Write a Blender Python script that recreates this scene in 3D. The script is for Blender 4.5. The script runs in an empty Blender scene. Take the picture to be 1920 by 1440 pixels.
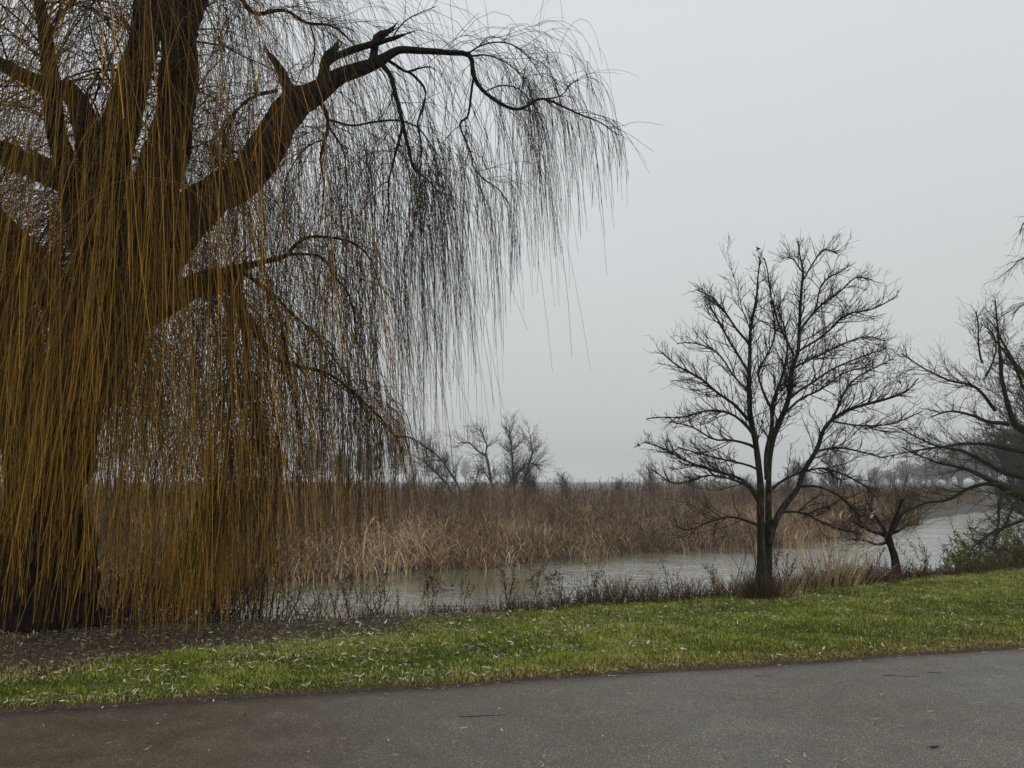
import bpy, math, random
import numpy as np
from mathutils import Vector

R = np.random.default_rng(7)
random.seed(7)
scene = bpy.context.scene
COL = scene.collection

def vnoise(P, seed=0):
    """smooth repeatable value noise in [-1, 1] for points (...,3)"""
    P = np.asarray(P, float); i = np.floor(P).astype(np.int64); f = P - i
    u = f * f * (3 - 2 * f)
    out = 0
    for a in (0, 1):
        for b in (0, 1):
            for c in (0, 1):
                h = ((i[..., 0] + a) * 73856093) ^ ((i[..., 1] + b) * 19349663) ^ ((i[..., 2] + c) * 83492791) ^ (seed * 2654435761 + 12345)
                h = (h ^ (h >> 13)) * 1274126177 & 0x7fffffff
                h = (h ^ (h >> 16)) * 2246822519 & 0x7fffffff
                v = (h & 0xffff) / 32767.5 - 1
                w = (u[..., 0] if a else 1 - u[..., 0]) * (u[..., 1] if b else 1 - u[..., 1]) * (u[..., 2] if c else 1 - u[..., 2])
                out = out + v * w
    return out

# ------------------------------------------------------------------ camera
FPX = 1400.0
CAMZ = 1.65
PITCH = math.atan(180.0 / FPX)
cam_d = bpy.data.cameras.new("camera")
cam_d.sensor_width = 36.0
cam_d.lens = 36.0 * FPX / 1920.0
cam_d.clip_start = 0.05
cam_d.clip_end = 3000
cam = bpy.data.objects.new("camera", cam_d)
cam.location = (0, 0, CAMZ)
cam.rotation_euler = (math.pi / 2 + PITCH, 0, 0)
COL.objects.link(cam)
scene.camera = cam

# ------------------------------------------------------------------ sky
SUN_EL, SUN_AZ = math.radians(38), math.radians(150)      # azimuth clockwise from +Y
world = bpy.data.worlds.new("World")
scene.world = world
world.use_nodes = True
wn, wl = world.node_tree.nodes, world.node_tree.links
wn.clear()
w_out = wn.new("ShaderNodeOutputWorld")
w_bg = wn.new("ShaderNodeBackground")
sky = wn.new("ShaderNodeTexSky")
sky.sky_type = 'NISHITA'
sky.sun_disc = False
sky.sun_elevation = SUN_EL
sky.sun_rotation = SUN_AZ
sky.dust_density = 6.0
sky.air_density = 1.5
hs = wn.new("ShaderNodeHueSaturation")
hs.inputs['Saturation'].default_value = 0.12
hs.inputs['Value'].default_value = 1.0
wl.new(sky.outputs[0], hs.inputs['Color'])
# the closed cloud layer: overcast luminance rising evenly from horizon to zenith
tc = wn.new("ShaderNodeTexCoord")
sep = wn.new("ShaderNodeSeparateXYZ")
wl.new(tc.outputs['Generated'], sep.inputs[0])
mr = wn.new("ShaderNodeMapRange")
mr.inputs['From Min'].default_value = -0.05
mr.inputs['From Max'].default_value = 1.0
wl.new(sep.outputs['Z'], mr.inputs['Value'])
cl = wn.new("ShaderNodeMixRGB")
cl.inputs[1].default_value = (5.75, 6.0, 5.9, 1)
cl.inputs[2].default_value = (8.7, 9.3, 10.0, 1)
wl.new(mr.outputs[0], cl.inputs[0])
# very soft unevenness of the cloud base
cn = wn.new("ShaderNodeTexNoise")
cn.inputs['Scale'].default_value = 1.6
cn.inputs['Detail'].default_value = 3.0
wl.new(tc.outputs['Generated'], cn.inputs['Vector'])
cr = wn.new("ShaderNodeMapRange")
cr.inputs['To Min'].default_value = 0.94
cr.inputs['To Max'].default_value = 1.06
wl.new(cn.outputs['Fac'], cr.inputs['Value'])
cm = wn.new("ShaderNodeMixRGB"); cm.blend_type = 'MULTIPLY'; cm.inputs[0].default_value = 1
wl.new(cl.outputs[0], cm.inputs[1]); wl.new(cr.outputs[0], cm.inputs[2])
mx = wn.new("ShaderNodeMixRGB")
mx.inputs[0].default_value = 0.12
wl.new(cm.outputs[0], mx.inputs[1])
wl.new(hs.outputs[0], mx.inputs[2])
wl.new(mx.outputs[0], w_bg.inputs['Color'])
w_bg.inputs['Strength'].default_value = 0.10
wl.new(w_bg.outputs[0], w_out.inputs['Surface'])

# ------------------------------------------------------------------ sun behind the cloud
sun_d = bpy.data.lights.new("sun", 'SUN')
sun_d.energy = 1.5
sun_d.angle = math.radians(40)
sun_d.color = (1.0, 0.97, 0.92)
sun = bpy.data.objects.new("sun", sun_d)
sd = Vector((math.sin(SUN_AZ) * math.cos(SUN_EL), math.cos(SUN_AZ) * math.cos(SUN_EL), math.sin(SUN_EL)))
sun.rotation_euler = sd.to_track_quat('Z', 'Y').to_euler()
COL.objects.link(sun)

scene.view_settings.view_transform = 'Standard'
scene.view_settings.look = 'None'
scene.view_settings.exposure = 0.0
scene.view_settings.gamma = 1.0
scene.view_settings.use_curve_mapping = False
scene.render.engine = 'CYCLES'
cy = scene.cycles
cy.max_bounces = 5
cy.diffuse_bounces = 2
cy.glossy_bounces = 2
cy.volume_bounces = 1
cy.transparent_max_bounces = 8
cy.use_denoising = True
try:
    cy.denoiser = 'OPENIMAGEDENOISE'
    cy.denoising_prefilter = 'ACCURATE'
except Exception:
    pass

# ------------------------------------------------------------------ picture <-> place
_cp, _sp = math.cos(PITCH), math.sin(PITCH)
def ray(px, py):
    u = (px - 960.0) / FPX
    v = -(py - 720.0) / FPX
    return (u, _cp - v * _sp, _sp + v * _cp)
def at(px, py, Y):
    d = ray(px, py)
    s = Y / d[1]
    return np.array((d[0] * s, Y, CAMZ + d[2] * s))
def pxof(P):
    P = np.asarray(P, float)
    x, y, z = P[..., 0], P[..., 1], P[..., 2] - CAMZ
    f = y * _cp + z * _sp
    up = -y * _sp + z * _cp
    return 960 + FPX * x / f, 720 - FPX * up / f

# ------------------------------------------------------------------ plan of the place
WATER_Z = -1.8
NB = np.array([(-950, -60), (-430, -20), (-60, 6), (-20, 9.2), (-8, 10.0), (-4.77, 10.4), (-2.67, 10.65), (-.85, 10.95), (1.15, 11.6), (2.96, 12.35), (4.3, 13.0), (7.6, 14.8),
               (11, 16.6), (16, 21), (26, 32), (50, 60), (110, 125), (430, 330), (950, 700)], float)      # near bank crest
FB = np.array([(-950, -25), (-430, 8), (-60, 22), (-20, 22.5), (-10.5, 24.0), (-5.3, 27.3), (-2.2, 29.4), (0, 30.6), (3.4, 34), (7.6, 36.9), (12, 38.2), (16, 42),
               (22, 49), (36, 66), (60, 92), (110, 145), (430, 355), (950, 740)], float)             # far bank waterline
def yc(x): return np.interp(x, NB[:, 0], NB[:, 1])
def yf(x): return np.interp(x, FB[:, 0], FB[:, 1]) + 0.35 * np.sin(np.asarray(x) * 1.3) + 0.2 * np.sin(np.asarray(x) * 3.1 + 1)
def ypath(x):
    x = np.asarray(x, float)
    return 6.42 + 0.231 * x + 0.0025 * np.clip(x, -10, 12) ** 2 + 0.02 * np.sin(x * 2.1) + 0.013 * np.sin(x * 5.3 + 1) + 0.008 * np.sin(x * 13.0)
def zlawn(x, y):
    x = np.asarray(x, float); y = np.asarray(y, float)
    t = np.clip((y - ypath(x)) / np.maximum(yc(x) - ypath(x), .1), 0, 1)
    b = 0.012 * np.sin(x * 2.3 + y) + 0.012 * np.sin(y * 3.1 - x * 1.2) + 0.008 * np.sin(x * 5.7 + y * 4.1)
    return 0.015 - 0.26 * t ** 1.3 + b * np.clip(t * 6, 0, 1)
def sstep(a, b, v):
    t = np.clip((v - a) / (b - a), 0, 1)
    return t * t * (3 - 2 * t)
def zbank(x, y):
    d = np.asarray(y, float) - yc(x)
    z0 = -0.245
    return np.where(d <= 0, zlawn(x, y), z0 - 1.75 * sstep(-0.2, 2.6, d) )
def zfar(x, y):
    d = np.asarray(y, float) - yf(x)
    return -1.9 + 0.25 * sstep(-.2, 1.0, d) + 0.75 * sstep(1, 9, d)
def litter(x, y):
    return sstep(-1.1, .9, (np.asarray(y) - 6.05) - (np.asarray(x) + 4.9) * 1.05 + .25 * np.sin(np.asarray(x) * 3.1 + np.asarray(y) * 2))

# ------------------------------------------------------------------ mesh helpers
class Geo:
    """collects faces of one object"""
    def __init__(s):
        s.v, s.l, s.n, s.a, s.b, s.m, s.off = [], [], [], [], [], [], 0
    def add(s, V, F, a=None, b=None, mi=0):
        V = np.asarray(V, np.float32).reshape(-1, 3); F = np.asarray(F, np.int64)
        s.v.append(V); s.l.append((F + s.off).ravel()); s.n.append(np.full(len(F), F.shape[1]))
        s.a.append(np.broadcast_to(np.asarray(.5 if a is None else a, np.float32), (len(V),)))
        s.b.append(np.broadcast_to(np.asarray(.5 if b is None else b, np.float32), (len(V),)))
        s.m.append(np.full(len(F), mi)); s.off += len(V)
    def build(s, name, mats, parent=None, base=(0, 0, 0), smooth=False):
        V = np.concatenate(s.v) - np.asarray(base, np.float32); L = np.concatenate(s.l); N = np.concatenate(s.n)
        me = mesh_np(name, V, L, N, smooth)
        for nm, arr in (("va", s.a), ("vb", s.b)):
            at_ = me.attributes.new(nm, 'FLOAT', 'POINT'); at_.data.foreach_set('value', np.concatenate(arr).astype(np.float32))
        if not isinstance(mats, (list, tuple)): mats = [mats]
        for m in mats: me.materials.append(m)
        if len(mats) > 1: me.polygons.foreach_set('material_index', np.concatenate(s.m).astype(np.int32))
        me.update()
        o = bpy.data.objects.new(name, me); COL.objects.link(o)
        if parent: o.parent = parent
        else: o.location = base
        return o
TRI_TOTAL = [0]
def mesh_np(name, V, L, N, smooth=False):
    me = bpy.data.meshes.new(name)
    me.vertices.add(len(V)); me.vertices.foreach_set('co', np.ascontiguousarray(V, np.float32).ravel())
    me.loops.add(len(L)); me.loops.foreach_set('vertex_index', L.astype(np.int32))
    st = np.concatenate(([0], np.cumsum(N)[:-1]))
    me.polygons.add(len(N)); me.polygons.foreach_set('loop_start', st.astype(np.int32))
    me.polygons.foreach_set('use_smooth', np.full(len(N), bool(smooth)))
    me.update(calc_edges=True)
    TRI_TOTAL[0] += int((N - 2).sum())
    return me

def norm(v): return v / np.maximum(np.linalg.norm(v, axis=-1, keepdims=True), 1e-9)
def tangents(P): return norm(np.gradient(P, axis=1))
def tubes(P, Rr, sides=3, caps=False):
    """P (M,N,3), R (M,N) -> verts, quads"""
    M, N, _ = P.shape
    T = tangents(P)
    ref = np.where(np.abs(T[:, :1, 2:3]) > .8, np.array([1., 0, 0]), np.array([0, 0, 1.]))
    ref = np.broadcast_to(ref, T.shape)
    U = norm(np.cross(T, ref)); W = np.cross(T, U)
    ang = np.arange(sides) * 2 * math.pi / sides
    V = (P[:, :, None, :] + Rr[:, :, None, None] * (np.cos(ang)[None, None, :, None] * U[:, :, None, :] + np.sin(ang)[None, None, :, None] * W[:, :, None, :]))
    idx = np.arange(M * N * sides).reshape(M, N, sides)
    a = idx[:, :-1, :]; b = np.roll(a, -1, axis=2); d = idx[:, 1:, :]; c = np.roll(d, -1, axis=2)
    F = np.stack([a, b, c, d], -1).reshape(-1, 4)
    return V.reshape(-1, 3), F
def add_tubes(g, P, Rr, sides=3, va=None, mi=0):
    M, N, _ = P.shape
    V, F = tubes(P, Rr, sides)
    va = R.random(M) if va is None else va
    g.add(V, F, np.repeat(np.broadcast_to(va, (M,)), N * sides), np.tile(np.repeat(np.linspace(0, 1, N), sides), M), mi)
def ribbons(P, W, S):
    """P (M,N,3), W (M,N) half widths, S (M,3) side direction"""
    M, N, _ = P.shape
    o = W[:, :, None] * S[:, None, :]
    V = np.stack([P - o, P + o], 2)
    idx = np.arange(M * N * 2).reshape(M, N, 2)
    F = np.stack([idx[:, :-1, 0], idx[:, :-1, 1], idx[:, 1:, 1], idx[:, 1:, 0]], -1).reshape(-1, 4)
    return V.reshape(-1, 3), F
def add_ribbons(g, P, W, S, va=None, mi=0):
    M, N, _ = P.shape
    V, F = ribbons(P, W, S)
    va = R.random(M) if va is None else va
    g.add(V, F, np.repeat(np.broadcast_to(va, (M,)), N * 2), np.tile(np.repeat(np.linspace(0, 1, N), 2), M), mi)

def resample(P, Rr, n):
    """Catmull-Rom through control points, n samples evenly by length"""
    P = np.asarray(P, float); Rr = np.asarray(Rr, float)
    Q = np.vstack([2 * P[0] - P[1], P, 2 * P[-1] - P[-2]])
    out, rr = [], []
    for i in range(len(P) - 1):
        p0, p1, p2, p3 = Q[i:i + 4]
        t = np.linspace(0, 1, 12, endpoint=False)[:, None]
        out.append(.5 * (2 * p1 + (p2 - p0) * t + (2 * p0 - 5 * p1 + 4 * p2 - p3) * t ** 2 + (3 * p1 - p0 - 3 * p2 + p3) * t ** 3))
        rr.append(Rr[i] + (Rr[i + 1] - Rr[i]) * t[:, 0])
    out = np.vstack(out + [P[-1:]]); rr = np.concatenate(rr + [Rr[-1:]])
    s = np.concatenate(([0], np.cumsum(np.linalg.norm(np.diff(out, axis=0), axis=1))))
    q = np.linspace(0, s[-1], n)
    return np.stack([np.interp(q, s, out[:, k]) for k in range(3)], 1), np.interp(q, s, rr)

def traced(pts, n=None, wmin=1.5, wob=0.0):
    """pts: (px, py, depth, width in px) -> axis points and radii in metres"""
    P = np.array([at(p[0], p[1], p[2]) for p in pts])
    Rr = np.array([max(p[3], wmin) * .5 * p[2] / FPX for p in pts])
    if n is None: n = max(8, min(60, int(np.linalg.norm(np.diff(P, axis=0), axis=1).sum() / .09)))
    P, Rr = resample(P, Rr, n)
    if wob:
        P[1:-1] += np.stack([vnoise(P[1:-1] * 2.6, k) for k in (1, 2, 3)], 1) * wob
    return P, Rr

def bark_tube(g, P, Rr, sides=12, bump=.12, va=.5, scale=6.0, cap=True):
    """one limb with lumpy bark"""
    V, F = tubes(P[None], Rr[None], sides)
    V = V.reshape(len(P), sides, 3)
    q = V * np.array([scale, scale, scale * .35])
    k = vnoise(q, 4) + .5 * vnoise(q * np.array([2.7, 2.7, 2.9]), 5)
    V = P[:, None] + (V - P[:, None]) * (1 + bump * .75 * k)[..., None]
    V = V.reshape(-1, 3)
    g.add(V, F, va, np.repeat(np.linspace(0, 1, len(P)), sides))
    if cap:
        c0 = len(P) * sides - sides
        tip = V[c0:].mean(0) + (P[-1] - P[-2]) / max(np.linalg.norm(P[-1] - P[-2]), 1e-6) * Rr[-1] * .6
        VV = np.vstack([V[c0:], tip[None]])
        g.add(VV, np.array([(j, (j + 1) % sides, sides) for j in range(sides)]), va, 1.0)

LEAN = [0.0]
def sprout(P, Rr, n, t=(.1, 1), ang=(.4, .9), length=(.3, .8), steps=6, trop=(0, 0, 1), k=.1, wob=.15, rf=.6, rmax=1, rtip=.35, rmin=.001,
           w=None, lenfn=None, bias=None, kgrow=0.0):
    """grow n shoots from the polylines P (list of (N,3)) ; returns (n,steps,3),(n,steps), parent index"""
    L = np.array([np.linalg.norm(np.diff(p, axis=0), axis=1).sum() for p in P])
    wt = L if w is None else L * np.asarray(w)
    par = R.choice(len(P), n, p=wt / wt.sum())
    tt = R.uniform(t[0], t[1], n)
    pos = np.empty((n, 3)); tan = np.empty((n, 3)); rad = np.empty(n)
    for i in np.unique(par):
        m = np.where(par == i)[0]; p = P[i]; N = len(p)
        q = tt[m] * (N - 1); a = np.minimum(q.astype(int), N - 2); f = q - a
        pos[m] = p[a] + (p[a + 1] - p[a]) * f[:, None]
        tan[m] = p[a + 1] - p[a]; rad[m] = Rr[i][a] * (1 - f) + Rr[i][a + 1] * f
    tan = norm(tan)
    rv = R.normal(size=(n, 3))
    if bias is not None: rv += np.asarray(bias)
    perp = norm(rv - (rv * tan).sum(1, keepdims=True) * tan)
    a = R.uniform(ang[0], ang[1], n)[:, None]
    d = norm(np.cos(a) * tan + np.sin(a) * perp)
    ln = R.uniform(length[0], length[1], n) if lenfn is None else lenfn(pos, tt, L[par])
    r0 = np.clip(rad * rf, rmin, rmax)
    return grow(pos, d, ln, steps, trop, k, wob, r0, rtip, kgrow) + (par,)
def grow(pos, d, ln, steps, trop, k, wob, r0, rtip=.35, kgrow=0.0):
    n = len(pos)
    out = np.empty((n, steps, 3)); out[:, 0] = pos
    st = (ln / (steps - 1))[:, None]
    tr = np.asarray(trop, float)
    drift = R.normal(size=(n, 3)) * wob
    lean = R.normal(size=(n, 3)) * (LEAN[0], LEAN[0], 0)
    for s in range(1, steps):
        kk = k * (1 + kgrow * s)
        d = norm(d + tr * kk + lean + drift * .5 + R.normal(size=(n, 3)) * wob)
        if s % 3 == 0: drift = R.normal(size=(n, 3)) * wob
        out[:, s] = out[:, s - 1] + d * st
    rr = r0[:, None] * np.linspace(1, rtip, steps)[None]
    return out, rr
def aslist(P): return [p for p in P]

def tag(o, label=None, cat=None, group=None, kind=None):
    if label: o["label"] = label
    if cat: o["category"] = cat
    if group: o["group"] = group
    if kind: o["kind"] = kind
    return o
def empty(name, loc, label, cat, group=None):
    o = bpy.data.objects.new(name, None); COL.objects.link(o); o.location = loc; o.empty_display_size = .3
    return tag(o, label, cat, group)
def copy_tree(o, loc, rz=0, sc=1.0):
    c = o.copy(); COL.objects.link(c); c.location = loc; c.rotation_euler = (0, 0, rz); c.scale = (sc,) * 3 if np.isscalar(sc) else sc
    for ch in list(o.children):
        d = ch.copy(); COL.objects.link(d); d.parent = c
        for e in list(ch.children):
            f = e.copy(); COL.objects.link(f); f.parent = d
    return c

# ------------------------------------------------------------------ materials
def mat(name, rough=.8, spec=.3):
    m = bpy.data.materials.new(name); m.use_nodes = True
    n, l = m.node_tree.nodes, m.node_tree.links
    b = n['Principled BSDF']; b.inputs['Roughness'].default_value = rough
    b.inputs['Specular IOR Level'].default_value = spec
    return m, n, l, b
def ramp(n, stops):
    r = n.new('ShaderNodeValToRGB'); e = r.color_ramp.elements
    while len(e) > 1: e.remove(e[-1])
    e[0].position, e[0].color = stops[0][0], (*stops[0][1], 1)
    for p, c in stops[1:]:
        x = e.new(p); x.color = (*c, 1)
    return r
def noise_node(n, l, scale, detail=4, rough=.55, vec=None):
    t = n.new('ShaderNodeTexNoise'); t.inputs['Scale'].default_value = scale; t.inputs['Detail'].default_value = detail; t.inputs['Roughness'].default_value = rough
    if vec is not None: l.new(vec, t.inputs['Vector'])
    return t
def attr(n, name):
    a = n.new('ShaderNodeAttribute'); a.attribute_name = name; return a
def mixc(n, l, f, a, b, mode='MIX'):
    m = n.new('ShaderNodeMixRGB'); m.blend_type = mode
    for i, v in ((0, f), (1, a), (2, b)):
        if hasattr(v, 'is_output'): l.new(v, m.inputs[i])
        elif isinstance(v, (int, float)): m.inputs[i].default_value = v
        else: m.inputs[i].default_value = (*v, 1)
    return m.outputs[0]
def obj_coord(n):
    g = n.new('ShaderNodeNewGeometry'); return g.outputs['Position']

def strand_mat(name, stops_v, tipcol, tipf=.6, rough=.65, spec=.25, power=1.0, tipvar=0.0):
    """colour by strand (va) and towards the tip (vb)"""
    m, n, l, b = mat(name, max(rough, .7), spec * .2)
    r = ramp(n, stops_v); l.new(attr(n, 'va').outputs['Fac'], r.inputs[0])
    mr_ = n.new('ShaderNodeMath'); mr_.operation = 'MULTIPLY'; mr_.inputs[1].default_value = tipf
    pw_ = n.new('ShaderNodeMath'); pw_.operation = 'POWER'; pw_.inputs[1].default_value = power
    l.new(attr(n, 'vb').outputs['Fac'], pw_.inputs[0]); l.new(pw_.outputs[0], mr_.inputs[0])
    tf = mr_.outputs[0]
    if tipvar:                                                  # some whips stay brown to the tip
        mv = n.new('ShaderNodeMapRange'); mv.inputs['From Min'].default_value = .1; mv.inputs['From Max'].default_value = .85; mv.inputs['To Min'].default_value = 1 - tipvar
        l.new(attr(n, 'va').outputs['Fac'], mv.inputs['Value'])
        mm = n.new('ShaderNodeMath'); mm.operation = 'MULTIPLY'; l.new(tf, mm.inputs[0]); l.new(mv.outputs[0], mm.inputs[1]); tf = mm.outputs[0]
    l.new(mixc(n, l, tf, r.outputs[0], tipcol), b.inputs['Base Color'])
    return m
def bark_mat(name, c1, c2, c3, scale=9, bump=.6, moss=None):
    m, n, l, b = mat(name, .95, .02)
    g = obj_coord(n)
    mp = n.new('ShaderNodeMapping'); mp.inputs['Scale'].default_value = (1, 1, .28); l.new(g, mp.inputs[0])
    t = noise_node(n, l, scale * 2, 6, .65, mp.outputs[0]); r = ramp(n, [(.3, c1), (.5, c2), (.72, c3)]); l.new(t.outputs['Fac'], r.inputs[0])
    col = r.outputs[0]
    if moss:
        t2 = noise_node(n, l, 2.2, 5, .6, g); r2 = ramp(n, [(.48, (0, 0, 0)), (.66, (1, 1, 1))]); l.new(t2.outputs['Fac'], r2.inputs[0])
        col = mixc(n, l, r2.outputs[0], col, moss)
    l.new(col, b.inputs['Base Color'])
    v = n.new('ShaderNodeTexVoronoi'); v.inputs['Scale'].default_value = scale * 2.2; l.new(mp.outputs[0], v.inputs['Vector'])
    ad = n.new('ShaderNodeMath'); ad.operation = 'ADD'; l.new(v.outputs['Distance'], ad.inputs[0]); l.new(t.outputs['Fac'], ad.inputs[1])
    bp = n.new('ShaderNodeBump'); bp.inputs['Strength'].default_value = bump; bp.inputs['Distance'].default_value = .03
    l.new(ad.outputs[0], bp.inputs['Height']); l.new(bp.outputs[0], b.inputs['Normal'])
    return m

M = {}
M['willow_bark'] = bark_mat('willow_bark', (.004, .0032, .0026), (.011, .0085, .006), (.032, .024, .015), 8, 1.0)
M['willow_branch'] = bark_mat('willow_branch', (.005, .004, .003), (.011, .0085, .006), (.024, .019, .011), 20, .4)
M['willow_twig'] = strand_mat('willow_twig', [(0, (.008, .005, .004)), (.5, (.018, .011, .006)), (1, (.045, .028, .010))], (.060, .038, .010), .5)
M['willow_whip'] = strand_mat('willow_whip', [(0, (.010, .006, .003)), (.4, (.028, .017, .005)), (.8, (.060, .034, .008)), (1, (.20, .115, .022))], (.43, .235, .033), .85, .6, .2, 1.8, .85)
M['alder_bark'] = bark_mat('alder_bark', (.008, .007, .006), (.022, .020, .015), (.075, .07, .052), 12, .9, (.016, .019, .007))
M['alder_twig'] = strand_mat('alder_twig', [(0, (.014, .012, .009)), (1, (.035, .028, .021))], (.035, .026, .02), .5)
M['right_bark'] = bark_mat('right_bark', (.010, .009, .005), (.022, .019, .010), (.05, .046, .024), 12, .5, (.024, .027, .009))
M['right_twig'] = strand_mat('right_twig', [(0, (.018, .014, .008)), (1, (.06, .045, .026))], (.065, .043, .027), .5)
M['pollard_shoot'] = strand_mat('pollard_shoot', [(0, (.020, .015, .009)), (1, (.05, .033, .020))], (.065, .036, .024), .7)
M['far_bark'] = bark_mat('far_bark', (.025, .022, .018), (.045, .04, .032), (.075, .065, .05), 6, .3)
M['far_twig'] = strand_mat('far_twig', [(0, (.020, .015, .010)), (1, (.055, .040, .026))], (.055, .038, .024), .5)
M['birch_twig'] = strand_mat('birch_twig', [(0, (.035, .025, .02)), (1, (.07, .045, .035))], (.07, .04, .03), .5)

# lawn soil / bank mud / marsh ground
m, n, l, b = mat('lawn_ground', .95, .1)
g = obj_coord(n)
t1 = noise_node(n, l, 1.3, 5, .6, g); t2 = noise_node(n, l, 38, 4, .7, g)
r1 = ramp(n, [(.35, (.020, .022, .006)), (.55, (.040, .045, .010)), (.7, (.06, .065, .014))]); l.new(t1.outputs['Fac'], r1.inputs[0])
r2 = ramp(n, [(.3, (.03, .02, .014)), (.5, (.055, .038, .026)), (.7, (.10, .075, .055))]); l.new(t2.outputs['Fac'], r2.inputs[0])
l.new(mixc(n, l, attr(n, 'va').outputs['Fac'], r1.outputs[0], r2.outputs[0]), b.inputs['Base Color'])
bp = n.new('ShaderNodeBump'); bp.inputs['Strength'].default_value = .8; bp.inputs['Distance'].default_value = .02; l.new(t2.outputs['Fac'], bp.inputs['Height']); l.new(bp.outputs[0], b.inputs['Normal'])
M['lawn_ground'] = m
m, n, l, b = mat('bank_mud', .8, .3)
t1 = noise_node(n, l, 6, 6, .65, obj_coord(n)); r1 = ramp(n, [(.3, (.022, .016, .011)), (.55, (.05, .037, .024)), (.75, (.09, .07, .045))]); l.new(t1.outputs['Fac'], r1.inputs[0]); l.new(r1.outputs[0], b.inputs['Base Color'])
M['bank_mud'] = m

# asphalt
m, n, l, b = mat('asphalt', .72, .35)
g = obj_coord(n)
v = n.new('ShaderNodeTexVoronoi'); v.inputs['Scale'].default_value = 230; l.new(g, v.inputs['Vector'])
sp_ = n.new('ShaderNodeSeparateColor'); l.new(v.outputs['Color'], sp_.inputs[0])
r1 = ramp(n, [(0, (.055, .048, .040)), (.5, (.118, .106, .090)), (.82, (.135, .124, .108)), (.95, (.25, .23, .20)), (1, (.62, .59, .45))]); l.new(sp_.outputs[0], r1.inputs[0])
t2 = noise_node(n, l, .55, 5, .6, g); t3 = noise_node(n, l, 3.5, 5, .6, g)
r3 = ramp(n, [(.35, (.80, .79, .78)), (.65, (1.12, 1.11, 1.10))]); l.new(t3.outputs['Fac'], r3.inputs[0])
col = mixc(n, l, 1.0, r1.outputs[0], r3.outputs[0], 'MULTIPLY')
# brown tannin stain from willow leaves, with the willow's shade painted in at left
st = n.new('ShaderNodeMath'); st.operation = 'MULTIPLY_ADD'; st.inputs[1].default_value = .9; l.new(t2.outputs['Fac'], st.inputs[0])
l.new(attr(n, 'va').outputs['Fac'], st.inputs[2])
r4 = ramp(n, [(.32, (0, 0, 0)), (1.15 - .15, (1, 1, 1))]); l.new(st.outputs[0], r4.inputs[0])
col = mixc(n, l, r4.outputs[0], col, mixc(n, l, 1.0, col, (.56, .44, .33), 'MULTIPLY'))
l.new(col, b.inputs['Base Color'])
bp = n.new('ShaderNodeBump'); bp.inputs['Strength'].default_value = .35; bp.inputs['Distance'].default_value = .004; l.new(sp_.outputs[1], bp.inputs['Height']); l.new(bp.outputs[0], b.inputs['Normal'])
rr_ = ramp(n, [(.3, (.55,) * 3), (.7, (.85,) * 3)]); l.new(t3.outputs['Fac'], rr_.inputs[0]); l.new(rr_.outputs[0], b.inputs['Roughness'])
M['asphalt'] = m

# grass blades: va = random, vb = dryness
m, n, l, b = mat('grass_blade', .65, .08)
r1 = ramp(n, [(0, (.034, .050, .005)), (.45, (.124, .170, .013)), (.85, (.24, .295, .032)), (1, (.42, .44, .12))]); l.new(attr(n, 'va').outputs['Fac'], r1.inputs[0])
r2 = ramp(n, [(0, (.15, .12, .03)), (.6, (.26, .21, .055)), (1, (.36, .29, .12))]); l.new(attr(n, 'va').outputs['Fac'], r2.inputs[0])
l.new(mixc(n, l, attr(n, 'vb').outputs['Fac'], r1.outputs[0], r2.outputs[0]), b.inputs['Base Color'])
M['grass'] = m

def leaf_mat(name, stops, rough=.6):
    m, n, l, b = mat(name, rough, .35)
    oi = n.new('ShaderNodeObjectInfo')
    ad = n.new('ShaderNodeMath'); ad.operation = 'ADD'; l.new(attr(n, 'va').outputs['Fac'], ad.inputs[0]); l.new(oi.outputs['Random'], ad.inputs[1])
    fr = n.new('ShaderNodeMath'); fr.operation = 'FRACT'; l.new(ad.outputs[0], fr.inputs[0])
    r = ramp(n, stops); l.new(fr.outputs[0], r.inputs[0])
    t = noise_node(n, l, 60, 3, .6, obj_coord(n)); rr = ramp(n, [(.3, (.7,) * 3), (.7, (1.15,) * 3)]); l.new(t.outputs['Fac'], rr.inputs[0])
    l.new(mixc(n, l, 1.0, r.outputs[0], rr.outputs[0], 'MULTIPLY'), b.inputs['Base Color'])
    return m
M['leaf'] = leaf_mat('willow_leaf', [(0, (.06, .042, .026)), (.35, (.14, .105, .068)), (.6, (.27, .225, .155)), (.85, (.43, .38, .285)), (1, (.62, .58, .47))])
M['leaf_brown'] = leaf_mat('leaf_brown', [(0, (.03, .018, .011)), (.4, (.065, .041, .026)), (.75, (.12, .08, .053)), (.93, (.22, .165, .115)), (1, (.36, .30, .23))])
M['sedge'] = strand_mat('sedge', [(0, (.024, .015, .008)), (.3, (.095, .058, .031)), (.65, (.24, .157, .086)), (1, (.58, .43, .275))], (.24, .157, .087), .4, .7, .2)
M['reed'] = strand_mat('reed', [(0, (.024, .015, .009)), (.5, (.098, .063, .036)), (.85, (.20, .134, .078)), (1, (.40, .29, .18))], (.11, .07, .042), .6, .75, .2)
M['weed'] = strand_mat('weed', [(0, (.014, .009, .005)), (.45, (.042, .025, .013)), (.8, (.085, .052, .027)), (.91, (.07, .07, .018)), (1, (.24, .17, .09))], (.085, .053, .028), .5)
M['weed_seed'] = strand_mat('weed_seed', [(0, (.014, .009, .007)), (1, (.05, .028, .018))], (.03, .02, .015), .4)
M['dry_grass'] = strand_mat('dry_grass', [(0, (.12, .08, .035)), (.5, (.27, .185, .085)), (1, (.48, .37, .21))], (.42, .31, .18), .5)
M['green_leaf'] = strand_mat('green_leaf', [(0, (.04, .06, .010)), (.5, (.11, .15, .025)), (1, (.20, .24, .055))], (.13, .16, .03), .4, .55)

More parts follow.
